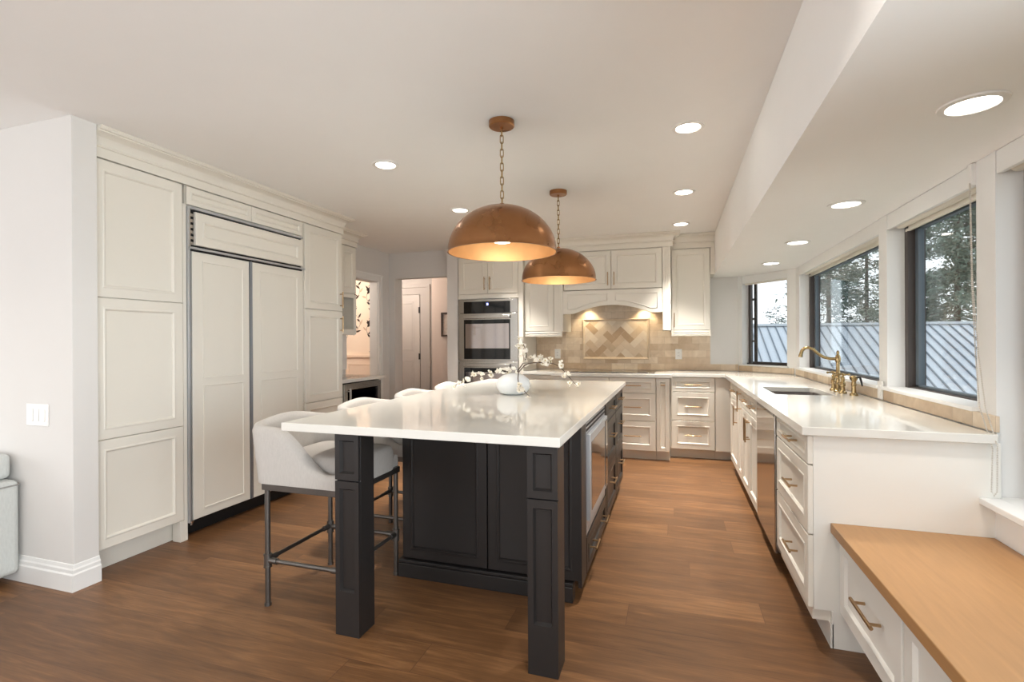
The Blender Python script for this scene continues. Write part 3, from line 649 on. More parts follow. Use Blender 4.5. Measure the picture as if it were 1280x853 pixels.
mb = MB(); rings = []
for i, d in ((-.028, .001), (-.028, .012), (-.02, .02), (-.006, .012), (0, .004)):
    rings.append([Vector((hx0 + i, 6.225 - d, hz0 + i)), Vector((hx1 - i, 6.225 - d, hz0 + i)), Vector((hx1 - i, 6.225 - d, hz1 - i)), Vector((hx0 + i, 6.225 - d, hz1 - i))])
mb.loft(rings, cap0=False, cap1=False); mb.build('stone_frame', 'stone0', bs, smooth=20)

def outlet(f, a, z, label, two=True):
    t = thing('power_outlet', label, 'outlet', f.P(a, z, 0))
    mb = MB(); f.box(mb, a - .037, a + .037, z - .06, z + .06, .0005, .006); mb.build('cover_plate', 'plastic', t, bevel=.002)
    mb = MB(); f.box(mb, a - .017, a + .017, z - .034, z + .034, .006, .0085)
    for dz in (-.018, .018):
        for da in (-.006, .006): f.box(mb, a + da - .0012, a + da + .0012, z + dz - .005, z + dz + .005, .0085, .009, 1)
    mb.build('socket', ['plastic', 'black'], t)
outlet(F('y', 6.247, -1), -1.405, 1.10, 'white wall outlet on the tile left of the cooktop')
outlet(F('y', 6.247, -1), .052, 1.10, 'white wall outlet on the tile right of the cooktop')
t = thing('power_outlet', 'white outlet plate on the window post beside the faucet', 'outlet', (1.155, 3.48, .95))
B(1.151, 1.157, 3.44, 3.515, .915, 1.02).build('cover_plate', 'plastic', t, bevel=.002); B(1.149, 1.151, 3.46, 3.495, .935, 1.0).build('socket', 'plastic', t)

# base cabinets on the back wall
FR = F('y', 5.68, -1); FM = F('y', 5.48, -1)
cabinet('base_cabinet', 'cream base cabinet between the double oven and the cooktop drawers', FR, -1.685, -1.285, .10, .872, .57, 'cream',
    [('drawer', -1.682, -1.29, .722, .868, [(-1.48, .795, False)]), ('door', -1.682, -1.29, .104, .716, [(-1.32, .62, True)])], toe=.06)
cabinet('cooktop_cabinet', 'cream base cabinet of drawers under the cooktop behind the island', FM, -1.283, -.182, .10, .872, .77, 'cream',
    [('door', -1.28, -1.155, .104, .868, [(-1.218, .80, False, .05)])] +
    [('drawer', -1.15, -.668, *z, [(-.91, (z[0] + z[1]) / 2, False, .18)]) for z in ((.712, .868), (.417, .706), (.104, .411))] +
    [('drawer', -.663, -.185, *z, [(-.42, (z[0] + z[1]) / 2, False, .18)]) for z in ((.712, .868), (.417, .706), (.104, .411))], toe=.06)
cabinet('pullout_cabinet', 'narrow cream pull-out with a small knob right of the cooktop drawers', FM, -.18, -.045, .10, .872, .77, 'cream',
    [('door', -.178, -.048, .104, .868, [(-.113, .80, False, .045)])], toe=.06)
cabinet('drawer_cabinet', 'cream three drawer base cabinet in the corner under the right wall cabinet', FR, -.043, .41, .10, .872, .57, 'cream',
    [('drawer', -.028, .404, *z, [(.188, (z[0] + z[1]) / 2, False, .17)]) for z in ((.716, .868), (.412, .710), (.104, .406))], toe=.06)
fl = thing('corner_cabinet', 'plain cream corner filler cabinet between the two counter runs', 'cabinet', (.6, 5.9, 0))
mb = MB(); mb.box(.411, 1.15, 5.663, 5.685, .10, .872); mb.box(.55, 1.13, 5.685, 5.70, .10, .872); mb.build('panel', 'cream', fl)
B(.411, .60, 5.74, 5.76, 0, .099).build('toe_kick', 'cream', fl)

# perimeter countertop with sink cut-out
SX0, SX1, SY0, SY1 = .635, .985, 3.67, 4.24
def slab(name, label, outer, hole, z0, z1, m, bev=.003):
    bm = bmesh.new(); loops = [outer] + ([hole] if hole else []); eds = []
    for lp in loops:
        vs = [bm.verts.new((x, y, z1)) for x, y in lp]
        eds += [bm.edges.new((vs[i], vs[(i + 1) % len(vs)])) for i in range(len(vs))]
    bmesh.ops.triangle_fill(bm, use_beauty=True, use_dissolve=True, edges=eds)
    ret = bmesh.ops.extrude_face_region(bm, geom=bm.faces[:])
    bmesh.ops.translate(bm, verts=[g for g in ret['geom'] if isinstance(g, bmesh.types.BMVert)], vec=(0, 0, z0 - z1))
    bmesh.ops.recalc_face_normals(bm, faces=bm.faces)
    me = bpy.data.meshes.new(name); bm.to_mesh(me); bm.free(); me.materials.append(M[m])
    o = bpy.data.objects.new(name, me); C.objects.link(o)
    b = o.modifiers.new('bevel', 'BEVEL'); b.width = bev; b.segments = 2; b.limit_method = 'ANGLE'; b.angle_limit = R(40)
    return tag(o, label, 'countertop')
def rrect(x0, x1, y0, y1, r, n=5):
    pts = []
    for cx, cy, a in ((x1 - r, y1 - r, 0), (x0 + r, y1 - r, 90), (x0 + r, y0 + r, 180), (x1 - r, y0 + r, 270)):
        for i in range(n + 1): t = R(a + 90 * i / n); pts.append((cx + r * math.cos(t), cy + r * math.sin(t)))
    return pts
slab('countertop', 'white quartz counter running along the back wall and under the windows',
     [(-1.685, 6.222), (-1.685, 5.64), (-1.30, 5.64), (-1.30, 5.44), (-.02, 5.44), (-.02, 5.64), (.50, 5.64), (.50, 2.335), (1.149, 2.335), (1.149, 5.66), (.685, 6.222)],
     rrect(SX0, SX1, SY0, SY1, .03), .8735, .909, 'quartz')
sk = thing('sink', 'dark undermount sink set into the counter under the windows', 'sink', ((SX0 + SX1) / 2, (SY0 + SY1) / 2, .66))
mb = MB(); outer = rrect(SX0 - .012, SX1 + .012, SY0 - .012, SY1 + .012, .035); inn = rrect(SX0 + .0, SX1 - .0, SY0 + .0, SY1 - .0, .03); ib = rrect(SX0 + .015, SX1 - .015, SY0 + .015, SY1 - .015, .04); ob = rrect(SX0 - .004, SX1 + .004, SY0 - .004, SY1 + .004, .045)
mb.loft([[Vector((x, y, .655)) for x, y in ob], [Vector((x, y, .8725)) for x, y in outer], [Vector((x, y, .8725)) for x, y in inn], [Vector((x, y, .67)) for x, y in ib]])
mb.build('basin', mat('dark_composite', srgb(92, 84, 80), .4, var=.08, scale=60), sk)
mb = MB(); mb.lathe([(.001, .6705), (.04, .6705), (.044, .673), (.03, .675), (.001, .675)], (SX0 + .17, 3.95, 0)); mb.build('drain', 'steel', sk)
# cooktop
ck = thing('cooktop', 'black glass cooktop set flush in the back counter', 'cooktop', (-.66, 5.85, .91))
B(-1.12, -.2, 5.60, 6.10, .9093, .9155).build('glass_top', 'black_glass', ck, bevel=.002)
mb = MB()
for x, y, r in ((-.95, 5.75, .08), (-.95, 5.97, .1), (-.38, 5.75, .1), (-.38, 5.97, .08), (-.66, 5.88, .12)): mb.lathe([(r, .9157), (r + .003, .9157), (r + .003, .9159), (r, .9159)], (x, y, 0), cap0=False, cap1=False)
mb.build('burner_ring', 'steel_dark', ck)

# ------------------------------------------------------------------ right run
FG = F('x', .545, -1)                           # carcass plane; door faces at .525
cabinet('base_cabinet', 'cream corner base cabinet with drawer and door at the far end under the windows', FG, 4.745, 5.35, .10, .872, .58, 'cream',
    [('drawer', 4.748, 5.34, .722, .868, [(5.05, .795, False)]), ('door', 4.748, 5.34, .104, .716, [(4.80, .60, True, .17)])], toe=.07)
cabinet('pullout_cabinet', 'narrow cream pull-out with a tall handle beside the sink cabinet', FG, 4.468, 4.743, .10, .872, .58, 'cream',
    [('door', 4.471, 4.74, .104, .868, [(4.51, .76, True, .17)])], toe=.07)
cabinet('sink_cabinet', 'cream sink base with two doors and two false drawers beside the dishwasher', FG, 3.668, 4.466, .10, .654, .58, 'cream',
    [('drawer', 3.671, 4.064, .722, .868, [(3.868, .795, False, .16)]), ('drawer', 4.069, 4.463, .722, .868, [(4.266, .795, False, .16)]),
     ('door', 3.671, 4.064, .104, .716, [(4.03, .60, True, .17)]), ('door', 4.069, 4.463, .104, .716, [(4.103, .60, True, .17)])], toe=.07)
sc_ = bpy.data.objects['sink_cabinet']
mb = MB(); mb.box(.546, .565, 3.669, 4.465, .655, .872); mb.box(.565, 1.12, 3.669, 3.65 + .008, .655, .872); mb.box(.565, 1.12, 4.445, 4.465, .655, .872); mb.build('apron', 'cream', sc_)
dw = thing('dishwasher', 'stainless steel dishwasher under the counter by the drawers', 'dishwasher', (.8, 3.34, .1))
B(.55, 1.12, 3.036, 3.645, .10, .868).build('body', 'steel_dark', dw)
mb = MB(); FG.box(mb, 3.036, 3.648, .105, .866, -.004, .028); mb.build('door', 'steel_polish', dw, bevel=.004)
mb = MB(); FG.box(mb, 3.05, 3.63, .846, .866, .026, .03); mb.build('control_strip', 'black_glass', dw)
B(.62, 1.12, 3.04, 3.64, 0, .099).build('toe_kick', 'black', dw)
dc = cabinet('drawer_cabinet', 'cream three drawer cabinet with blank white end panel beside the oak bench', FG, 2.384, 3.03, .10, .872, .58, 'cream',
    [('drawer', 2.362, 3.024, *z, [(2.62, zz, False, .15)]) for z, zz in (((.752, .868), .81), ((.462, .746), .604), ((.16, .456), .308))], toe=.07)
mb = MB(); mb.box(.546, 1.169, 2.362, 2.383, .152, .872); mb.box(.612, 1.169, 2.362, 2.383, 0, .152)
mb.box(.606, .618, 2.362, 3.03, 0, .099); mb.build('end_panel', 'white_cab', dc, bevel=.001)
# bead-chain, blinds
def blind(y0, y1, label, chain=None, zb=1.895):
    t = thing('roller_blind', label, 'blind', (1.2, (y0 + y1) / 2, zb))
    mb = MB(); mb.box(1.171, 1.19, y0 + .004, y1 - .004, zb, SOF - .002); mb.box(1.19, 1.285, y0 + .004, y1 - .004, SOF - .012, SOF - .002); mb.build('cassette', 'trimwhite', t, bevel=.002)
    mb = MB(); mb.cyl((1.235, y0 + .012, zb + .03), (1.235, y1 - .012, zb + .03), .03, n=20); mb.box(1.259, 1.262, y0 + .015, y1 - .015, zb - .008, zb + .03); mb.box(1.254, 1.267, y0 + .015, y1 - .015, zb - .02, zb - .006); mb.build('roller', 'blindfab', t)
    if chain:
        mb = MB(); mb.box(1.155, 1.171, y0 + .0, y0 + .03, zb - .002, SOF - .004); mb.build('bracket', 'plastic', t)
        for (pts) in chain:
            o_mb = MB(); P_ = [Vector(p) for p in pts]
            tot = sum((P_[i + 1] - P_[i]).length for i in range(len(P_) - 1)); k = int(tot / .0085); acc = []
            for i in range(len(P_) - 1):
                L_ = (P_[i + 1] - P_[i]).length; m_ = max(1, int(L_ / .0085))
                acc += [P_[i].lerp(P_[i + 1], q / m_) for q in range(m_)]
            for p in acc: o_mb.ball(p, .0032, n=6)
            o_mb.tube(P_, .001, n=5); o_mb.build('bead_chain', 'bead', t)
    return t
cx = 1.152
blind(3.54, 5.55, 'white roller blind cassette above the wide sink window')
loop = [(cx, 2.527, 1.90), (cx, 2.515, 1.5), (cx, 2.49, 1.2), (1.145, 2.45, 1.0), (1.128, 2.33, .86), (1.120, 2.322, .70), (1.128, 2.322, .685), (1.137, 2.322, .70), (1.140, 2.325, .87), (1.145, 2.41, 1.0), (cx, 2.47, 1.2), (cx, 2.51, 1.5), (cx, 2.523, 1.90)]
blind(2.52, 3.42, 'white roller blind with hanging bead chain above the nearer counter window', [loop])
blind(-.9, 2.392, 'white roller blind cassette at the top of the bench window')
t = thing('roller_blind', 'white roller blind cassette above the small angled window', 'blind', AP(.35, 1.9, .03))
mb = MB(); abox(mb, .058, .632, 1.90, SOF - .002, .002, .03); mb.build('cassette', 'trimwhite', t, bevel=.002)
mb = MB(); abox(mb, .062, .628, 1.885, 1.935, .035, .065); mb.build('roller', 'blindfab', t)

# faucet
fx, fy = 1.06, 3.93
fc = thing('faucet', 'antique brass bridge faucet with curved spout beside the sink', 'faucet', (fx, fy, .91))
z0 = .9092
mb = MB(); mb.lathe([(.001, z0), (.026, z0), (.026, z0 + .008), (.018, z0 + .016), (.013, z0 + .03), (.012, z0 + .09), (.017, z0 + .095), (.017, z0 + .11), (.012, z0 + .118), (.011, z0 + .20), (.016, z0 + .205), (.018, z0 + .225), (.014, z0 + .245), (.008, z0 + .255), (.01, z0 + .268), (.006, z0 + .28), (.001, z0 + .283)], (fx, fy, 0), n=20)
mb.build('column', 'brass', fc)
sp_ = [(0, .225), (-.045, .226), (-.085, .236), (-.12, .262), (-.15, .292), (-.178, .302), (-.20, .298), (-.216, .280), (-.224, .25)]
mb = MB(); mb.tube([(fx + a, fy, z0 + b) for a, b in sp_], [.011, .0105, .0105, .0105, .0105, .0105, .011, .011, .012], n=14); mb.cyl((fx - .224, fy, z0 + .252), (fx - .226, fy, z0 + .236), .0135); mb.build('spout', 'brass', fc)
mb = MB(); mb.cyl((fx, fy - .1, z0 + .06), (fx, fy + .1, z0 + .06), .0085); mb.build('bridge', 'brass', fc)
for s in (-1, 1):
    y = fy + s * .1
    mb = MB(); mb.lathe([(.001, z0), (.024, z0), (.024, z0 + .008), (.015, z0 + .018), (.012, z0 + .045), (.016, z0 + .05), (.016, z0 + .072), (.011, z0 + .08), (.013, z0 + .105), (.008, z0 + .112), (.008, z0 + .135), (.001, z0 + .138)], (fx, y, 0), n=18)
    h = mb.build('valve', 'brass', fc)
    mb = MB()
    for a in (0, PI / 2): mb.cyl((fx - .034 * math.cos(a), y - .034 * math.sin(a), z0 + .126), (fx + .034 * math.cos(a), y + .034 * math.sin(a), z0 + .126), .0055); 
    for a in range(4): mb.ball((fx + .036 * math.cos(a * PI / 2), y + .036 * math.sin(a * PI / 2), z0 + .126), .0085, n=8)
    mb.build('cross_handle', 'brass', h)
sy = 3.70
ss = thing('side_sprayer', 'brass side sprayer with black lever on the near side of the faucet', 'sprayer', (1.085, sy, .91))
mb = MB(); mb.lathe([(.001, z0), (.024, z0), (.024, z0 + .008), (.014, z0 + .018), (.011, z0 + .06), (.015, z0 + .066), (.012, z0 + .09), (.022, z0 + .105), (.024, z0 + .12), (.012, z0 + .128), (.001, z0 + .13)], (1.085, sy, 0), n=18); mb.build('body', 'brass', ss)
mb = MB(); mb.tube([(1.095, sy - .02, z0 + .115), (1.105, sy - .045, z0 + .12), (1.11, sy - .055, z0 + .09), (1.113, sy - .06, z0 + .065)], [.005, .0065, .006, .0035], n=10); mb.build('lever', 'black', ss)

# window bench
bn = thing('window_bench', 'white window bench with drawers under the tall right window', 'bench', (.9, 1.2, 0))
FBn = F('x', .655, -1)
B(.656, 1.148, -.88, 2.358, .15, .474).build('body', 'white_cab', bn)
B(.73, 1.148, -.88, 2.358, 0, .1495).build('toe_kick', 'white_cab', bn)
for k in range(5):
    a1 = 2.345 - k * .60; a0 = a1 - .582
    d = front(FBn, a0, a1, .16, .468, 'white_cab', bn, name='drawer', st=.052, style='shaker'); pull(FBn, (a0 + a1) / 2 - .05, .33, d, .20, r=.0065)
bt = B(.607, 1.1485, -.88, 2.3605, .4755, .516).build('bench_top', 'oak', bevel=.003)
tag(bt, 'long oak board topping the white window bench', 'bench top')

# ------------------------------------------------------------------ island
FI = F('x', -.447, 1); FF = F('y', 2.43, -1)
isl = thing('island_cabinet', 'black island cabinet with panelled front and a built-in microwave', 'island', (-.93, 2.9, 0))
mb = MB(); mb.box(-1.408, -.47, 2.431, 3.295, .095, .872); mb.box(-.47, -.4475, 2.431, 2.545, .095, .872); mb.build('body', 'black_cab', isl)
mb = MB(); mb.box(-1.425, -.47, 2.392, 2.46, 0, .075); mb.box(-1.425, -.47, 2.398, 2.46, .075, .092); mb.box(-1.425, -1.40, 2.46, 4.43, 0, .092); mb.build('plinth', 'black_cab', isl, bevel=.003)
B(-1.39, -.52, 2.461, 3.295, 0, .094).build('toe_kick', 'black_cab', isl)
front(FF, -1.405, -.918, .10, .87, 'black_cab', isl, name='panel_door', st=.05); front(FF, -.912, -.43, .10, .87, 'black_cab', isl, name='panel_door', st=.05)
mb = MB(); FI.box(mb, 2.412, 2.548, .07, .872, 0, .0185)
mb.build('end_panel', 'black_cab', isl, bevel=.001)
d = front(FI, 2.553, 3.29, .075, .262, 'black_cab', isl, name='drawer')
for a in (2.72, 3.12): pull(FI, a, .17, d, .13)
mw = thing('microwave', 'stainless built-in microwave with bronze glass door in the island side', 'microwave', (-.7, 2.92, .27))
mb = MB(); FI.box(mb, 2.553, 3.29, .268, .868, .0005, .016); mb.build('trim_kit', 'satin', mw, bevel=.001)
mb = MB()
for z in (.80, .823, .846): FI.box(mb, 2.57, 3.275, z, z + .012, .0155, .0175, 1)
for z in (.283, .306): FI.box(mb, 2.57, 3.275, z, z + .012, .0155, .0175, 0)
mb.build('vent', ['satin', 'black'], mw)
mb = MB(); FI.box(mb, 2.575, 3.27, .34, .785, .016, .036); md = mb.build('door', 'satin', mw, bevel=.003)
mb = MB(); FI.box(mb, 2.615, 3.12, .385, .74, .0355, .038); mb.build('window', 'bronze_glass', md)
mb = MB(); FI.box(mb, 3.15, 3.255, .36, .765, .0355, .039); mb.build('control_panel', 'black_glass', mw)
for a0, a1, lab in ((3.302, 3.905, 'black island drawer cabinet next to the microwave'), (3.91, 4.44, 'black island drawer cabinet at the far end nearest the cooktop')):
    cabinet('island_drawer_cabinet', lab, FI, a0, a1, .075, .872, .94, 'black_cab',
        [('drawer', a0 + .003, a1 - .003, *z, [((a0 + a1) / 2, zz, False, .16)]) for z, zz in (((.722, .868), .795), ((.412, .716), .60), ((.078, .406), .28))], toe=.08)
slab('countertop', 'white quartz slab on top of the black island', [(-1.669, 1.815), (-.402, 1.815), (-.402, 4.47), (-1.669, 4.47)], None, .8735, .91, 'quartz')
def post(x0, label):
    x1, y0, y1 = x0 + .118, 1.841, 1.956; f = F('y', y0 + .008, -1)
    t = thing('island_post', label, 'post', ((x0 + x1) / 2, (y0 + y1) / 2, 0))
    mb = MB(); mb.box(x0, x1, y0 + .014, y1, 0, .8725); mb.build('shaft', 'black_cab', t, bevel=.0015)
    for nm, z0, z1, p0, p1 in (('upper_panel', .672, .8725, .028, .03), ('lower_panel', 0, .666, .19, .032)):
        mb = MB(); rings = []
        for i, d in ((0, -.006), (0, .004), (1, .004), (1.25, -.0105), (1.5, -.0105)):
            if i < 1: a0, a1, b0, b1 = x0, x1, z0, z1
            else:
                e = (i - 1) * .03; a0, a1, b0, b1 = x0 + .022 + e, x1 - .022 - e, z0 + p0 + e, z1 - p1 - e
            rings.append([f.P(a0, b0, d), f.P(a1, b0, d), f.P(a1, b1, d), f.P(a0, b1, d)])
        # keep the recess inside the shaft shell visible by standing the face frame proud
        rings = [[p + Vector((0, -.006, 0)) if k > 0 else p for p in r] for k, r in enumerate(rings)]
        mb.loft(rings); mb.build(nm, 'black_cab', t, smooth=20)
post(-1.403, 'black panelled island post nearest the stools at the left counter corner')
post(-.535, 'black panelled island post at the near right counter corner')

# ------------------------------------------------------------------ stools
def make_stool(loc, label):
    t = thing('bar_stool', label, 'stool', loc, 'linen bar stools along the island')
    cx, cy = loc[0], loc[1]
    W = lambda x, y, z: Vector((cx + x, cy + y, z))
    # plan of the shell, from near arm front round the back to far arm front
    def plan(t, off):
        hw, fr_, bk, rr = .252 - off, .215, -.29 + off, .075 - off * .3
        segs = [fr_ - (bk + rr), PI / 2 * rr, 2 * (hw - rr), PI / 2 * rr, fr_ - (bk + rr)]
        s = t * sum(segs)
        if s < segs[0]: return (fr_ - s, -hw)
        s -= segs[0]
        if s < segs[1]: a = s / rr; return (bk + rr - rr * math.sin(a), -hw + rr - rr * math.cos(a))
        s -= segs[1]
        if s < segs[2]: return (bk, -hw + rr + s)
        s -= segs[2]
        if s < segs[3]: a = s / rr; return (bk + rr - rr * math.cos(a), hw - rr + rr * math.sin(a))
        s -= segs[3]
        return (bk + rr + s, hw)
    n = 56; rings = []
    for i in range(n + 1):
        t_ = i / n; (ox, oy), (ix, iy) = plan(t_, 0), plan(t_, .052)
        q = (ox + .29) / .50; q = max(0, min(1, (q - .22) / .62)); sm = q * q * (3 - 2 * q)
        top = .862 + .034 * math.cos(min(1, abs(oy) / .252) * PI / 2) if ox < -.2 else .862
        ht = top * (1 - sm) + .655 * sm
        lean = .045 * max(0, (ht - .59) / .3)
        l = lambda z: -.045 * (z - .59) / .3 * max(0, min(1, (.1 - ox) / .35))
        md = ((ox + ix) / 2, (oy + iy) / 2)
        ring = [W(ox + l(.59) , oy, .59), W(ox + l(ht - .03), oy, ht - .03), W(ox + (md[0] - ox) * .3 + l(ht), oy + (md[1] - oy) * .3, ht - .006), W(md[0] + l(ht), md[1], ht),
                W(ix + (md[0] - ix) * .3 + l(ht), iy + (md[1] - iy) * .3, ht - .006), W(ix + l(ht - .03), iy, ht - .03), W(ix, iy, .59)]
        rings.append(ring)
    mb = MB(); mb.loft(rings); mb.build('back', 'linen', t, smooth=60)
    # cushion
    mb = MB(); prof = [(0, .592), (.0, .69), (-.008, .712), (-.03, .722), (-.09, .728)]
    def rr2(off): return rrect(-.215 - off * 0 - (off), .243 + off, -.192 - off, .192 + off, .05 + max(-.03, off * .3), n=6)
    mb.loft([[W(x, y, z) for x, y in rr2(o)] for o, z in prof]); mb.build('seat', 'linen', t, smooth=60)
    mb = MB()
    for q in ((-.235, .232, -.245, -.222), (-.235, .232, .222, .245), (-.235, -.212, -.222, .222), (.209, .232, -.222, .222)): mb.box(cx + q[0], cx + q[1], cy + q[2], cy + q[3], .558, .5895)
    mb.build('frame', 'gunmetal', t, bevel=.002)
    for x in (-.212, .212):
        for y in (-.232, .232):
            mb = MB(); mb.cyl(W(x, y, .012), W(x, y, .5575), .0125); mb.cyl(W(x, y, .19), W(x, y, .245), .0175); mb.cyl(W(x, y, .185), W(x, y, .192), .0195); mb.cyl(W(x, y, .243), W(x, y, .25), .0195); mb.cyl(W(x, y, .0), W(x, y, .014), .016)
            mb.build('leg', 'gunmetal', t)
    for y in (-.232, .232):
        mb = MB(); mb.cyl(W(-.196, y, .218), W(.196, y, .218), .0105)
        for s in (-1, 1): mb.cyl(W(s * .196, y, .218), W(s * .155, y, .218), .0145)
        mb.build('foot_rail', 'gunmetal', t)
    for x in (-.212, .212):
        mb = MB(); mb.cyl(W(x, -.216, .222), W(x, .216, .222), .0105)
        for s in (-1, 1): mb.cyl(W(x, s * .216, .222), W(x, s * .175, .222), .0145)
        mb.build('foot_rail', 'gunmetal', t)
    return t
SX = -1.65
st0 = make_stool((SX - .008, 2.176, 0), 'grey linen bar stool nearest the camera behind the left island post')
for y, lab in ((2.86, 'grey linen bar stool second from the left island post'), (3.53, 'grey linen bar stool third along the island in front of the hall'), (4.2, 'grey linen bar stool farthest from the camera at the island')):
    dup(st0, (SX - .035, y, 0), lab)

# ------------------------------------------------------------------ vase and blossom
vx, vy, vz = -1.03, 3.22, .9105
vs = thing('vase', 'round white ceramic vase on the island counter', 'vase', (vx, vy, vz))
mb = MB(); mb.lathe([(.001, vz), (.06, vz), (.09, vz + .012), (.112, vz + .045), (.116, vz + .07), (.105, vz + .1), (.075, vz + .125), (.045, vz + .136), (.033, vz + .14), (.028, vz + .138), (.03, vz + .128), (.06, vz + .112), (.001, vz + .03)], (vx, vy, 0), n=48)
mb.build('body', 'porcelain', vs, smooth=60)
PXM = 1 / 186.0
def px(x, y, dy=0.0): return Vector((vx + (x - 640) * PXM * 1.05 + (dy * -.12), vy + dy + (x - 640) * PXM * .0, .91 + (495 - y) * PXM))
bl_mesh = [None]
def blossom_mesh():
    mb = MB()
    for k in range(5):
        a = k * 2 * PI / 5; d = Vector((math.cos(a), math.sin(a), .35)).normalized(); sd = Vector((-math.sin(a), math.cos(a), 0)); upv = d.cross(sd)
        rows = []
        for i in range(6):
            t = i / 5; wv = .0085 * math.sin(PI * (t * .82 + .1)); h = .004 * t * t
            c = d * (.017 * t) + Vector((0, 0, h)); rows.append([c - sd * wv + Vector((0, 0, .0025)), c, c + sd * wv + Vector((0, 0, .0025))])
        top = [r for r in rows]; base = len(mb.v)
        mb.loft([[r[0], r[1], r[2], r[2] - upv * .001, r[1] - upv * .001, r[0] - upv * .001] for r in rows])
    mb.ball((0, 0, .004), .0032, n=6, mi=1)
    for k in range(5): mb.cyl((0, 0, .004), (.005 * math.cos(k * 1.257 + .6), .005 * math.sin(k * 1.257 + .6), .012), .0006, n=4, mi=1)
    return mb
random.seed(3)
def branch(label, pts, flowers, twigs=()):
    t = thing('blossom_branch', label, 'flower branch', pts[0], 'white blossom branches in the vase')
    mb = MB(); k = len(pts); 
    # smooth the path
    P_ = []
    for i in range(k - 1):
        for q in range(5):
            u = q / 5; p0, p1, p2, p3 = pts[max(0, i - 1)], pts[i], pts[i + 1], pts[min(k - 1, i + 2)]
            P_.append(.5 * ((2 * p1) + (p2 - p0) * u + (2 * p0 - 5 * p1 + 4 * p2 - p3) * u * u + (3 * p1 - p0 - 3 * p2 + p3) * u ** 3))
    P_.append(pts[-1]); mb.tube(P_, [.0042 - .0026 * i / (len(P_) - 1) for i in range(len(P_))], n=7)
    for (a, b) in twigs: mb.tube([a, (a + b) / 2 + Vector((0, 0, .004)), b], [.002, .0016, .001], n=5)
    mb.build('stem', 'twig', t)
    for p in flowers:
        if bl_mesh[0] is None:
            o = blossom_mesh().build('blossom', ['petal', 'stamen'], None, smooth=40); bl_mesh[0] = o
        else:
            o = bl_mesh[0].copy(); C.objects.link(o)
        o.parent = t; o.location = p - t.location; s = random.uniform(.9, 1.25); o.scale = (s, s, s)
        o.rotation_euler = (random.uniform(-.2, 1.9), random.uniform(-.9, .9), random.uniform(0, 6.28))
def jit(x, y, dy, n, sp=5):
    return [px(x + random.uniform(-sp, sp), y + random.uniform(-sp, sp), dy + random.uniform(-.015, .015)) for _ in range(n)]
neck = px(640, 475)
branch('upright blossom branch rising from the vase', [neck, px(646, 465), px(655, 452), px(656, 442), px(652, 430), px(651, 424)],
    jit(650, 425, 0, 2, 2) + jit(649, 434, 0, 4, 4) + jit(656, 439, 0, 4, 4) + jit(652, 445, 0, 4, 4) + jit(653, 457, 0, 5, 4) + jit(661, 452, 0, 3, 4))
branch('long blossom branch arching out to the right of the vase', [neck + Vector((.008, 0, 0)), px(650, 464, -.01), px(658, 457, -.02), px(672, 455, -.03), px(690, 456, -.05), px(700, 462, -.06), px(708, 471, -.07), px(717, 481, -.08)],
    jit(671, 449, -.03, 8, 5) + jit(682, 454, -.04, 8, 5) + jit(697, 458, -.06, 4, 4) + jit(704, 469, -.07, 4, 4) + jit(709, 478, -.07, 2, 2) + jit(718, 482, -.08, 3, 2.5))
branch('blossom branch reaching left over the rim of the vase', [neck + Vector((-.01, 0, 0)), px(632, 466, -.02), px(618, 468, -.05), px(602, 471, -.08), px(588, 476, -.1), px(572, 483, -.12)],
    jit(634, 466, -.02, 5, 4) + jit(626, 467, -.04, 6, 4) + jit(613, 470, -.06, 4, 4) + jit(602, 472, -.08, 4, 4) + jit(593, 472, -.09, 2, 3) + jit(587, 476, -.1, 3, 3) + jit(579, 480, -.11, 4, 4) + jit(571, 484, -.12, 2, 2.5))
branch('blossom branch drooping down the front of the vase', [neck + Vector((.012, -.005, 0)), px(648, 466, -.04), px(650, 474, -.125), px(653, 482, -.14), px(661, 491, -.145), px(667, 496, -.15)],
    jit(644, 466, -.03, 3, 3) + jit(652, 481, -.14, 2, 2) + jit(654, 487, -.145, 5, 3) + jit(665, 499, -.15, 4, 2.5))

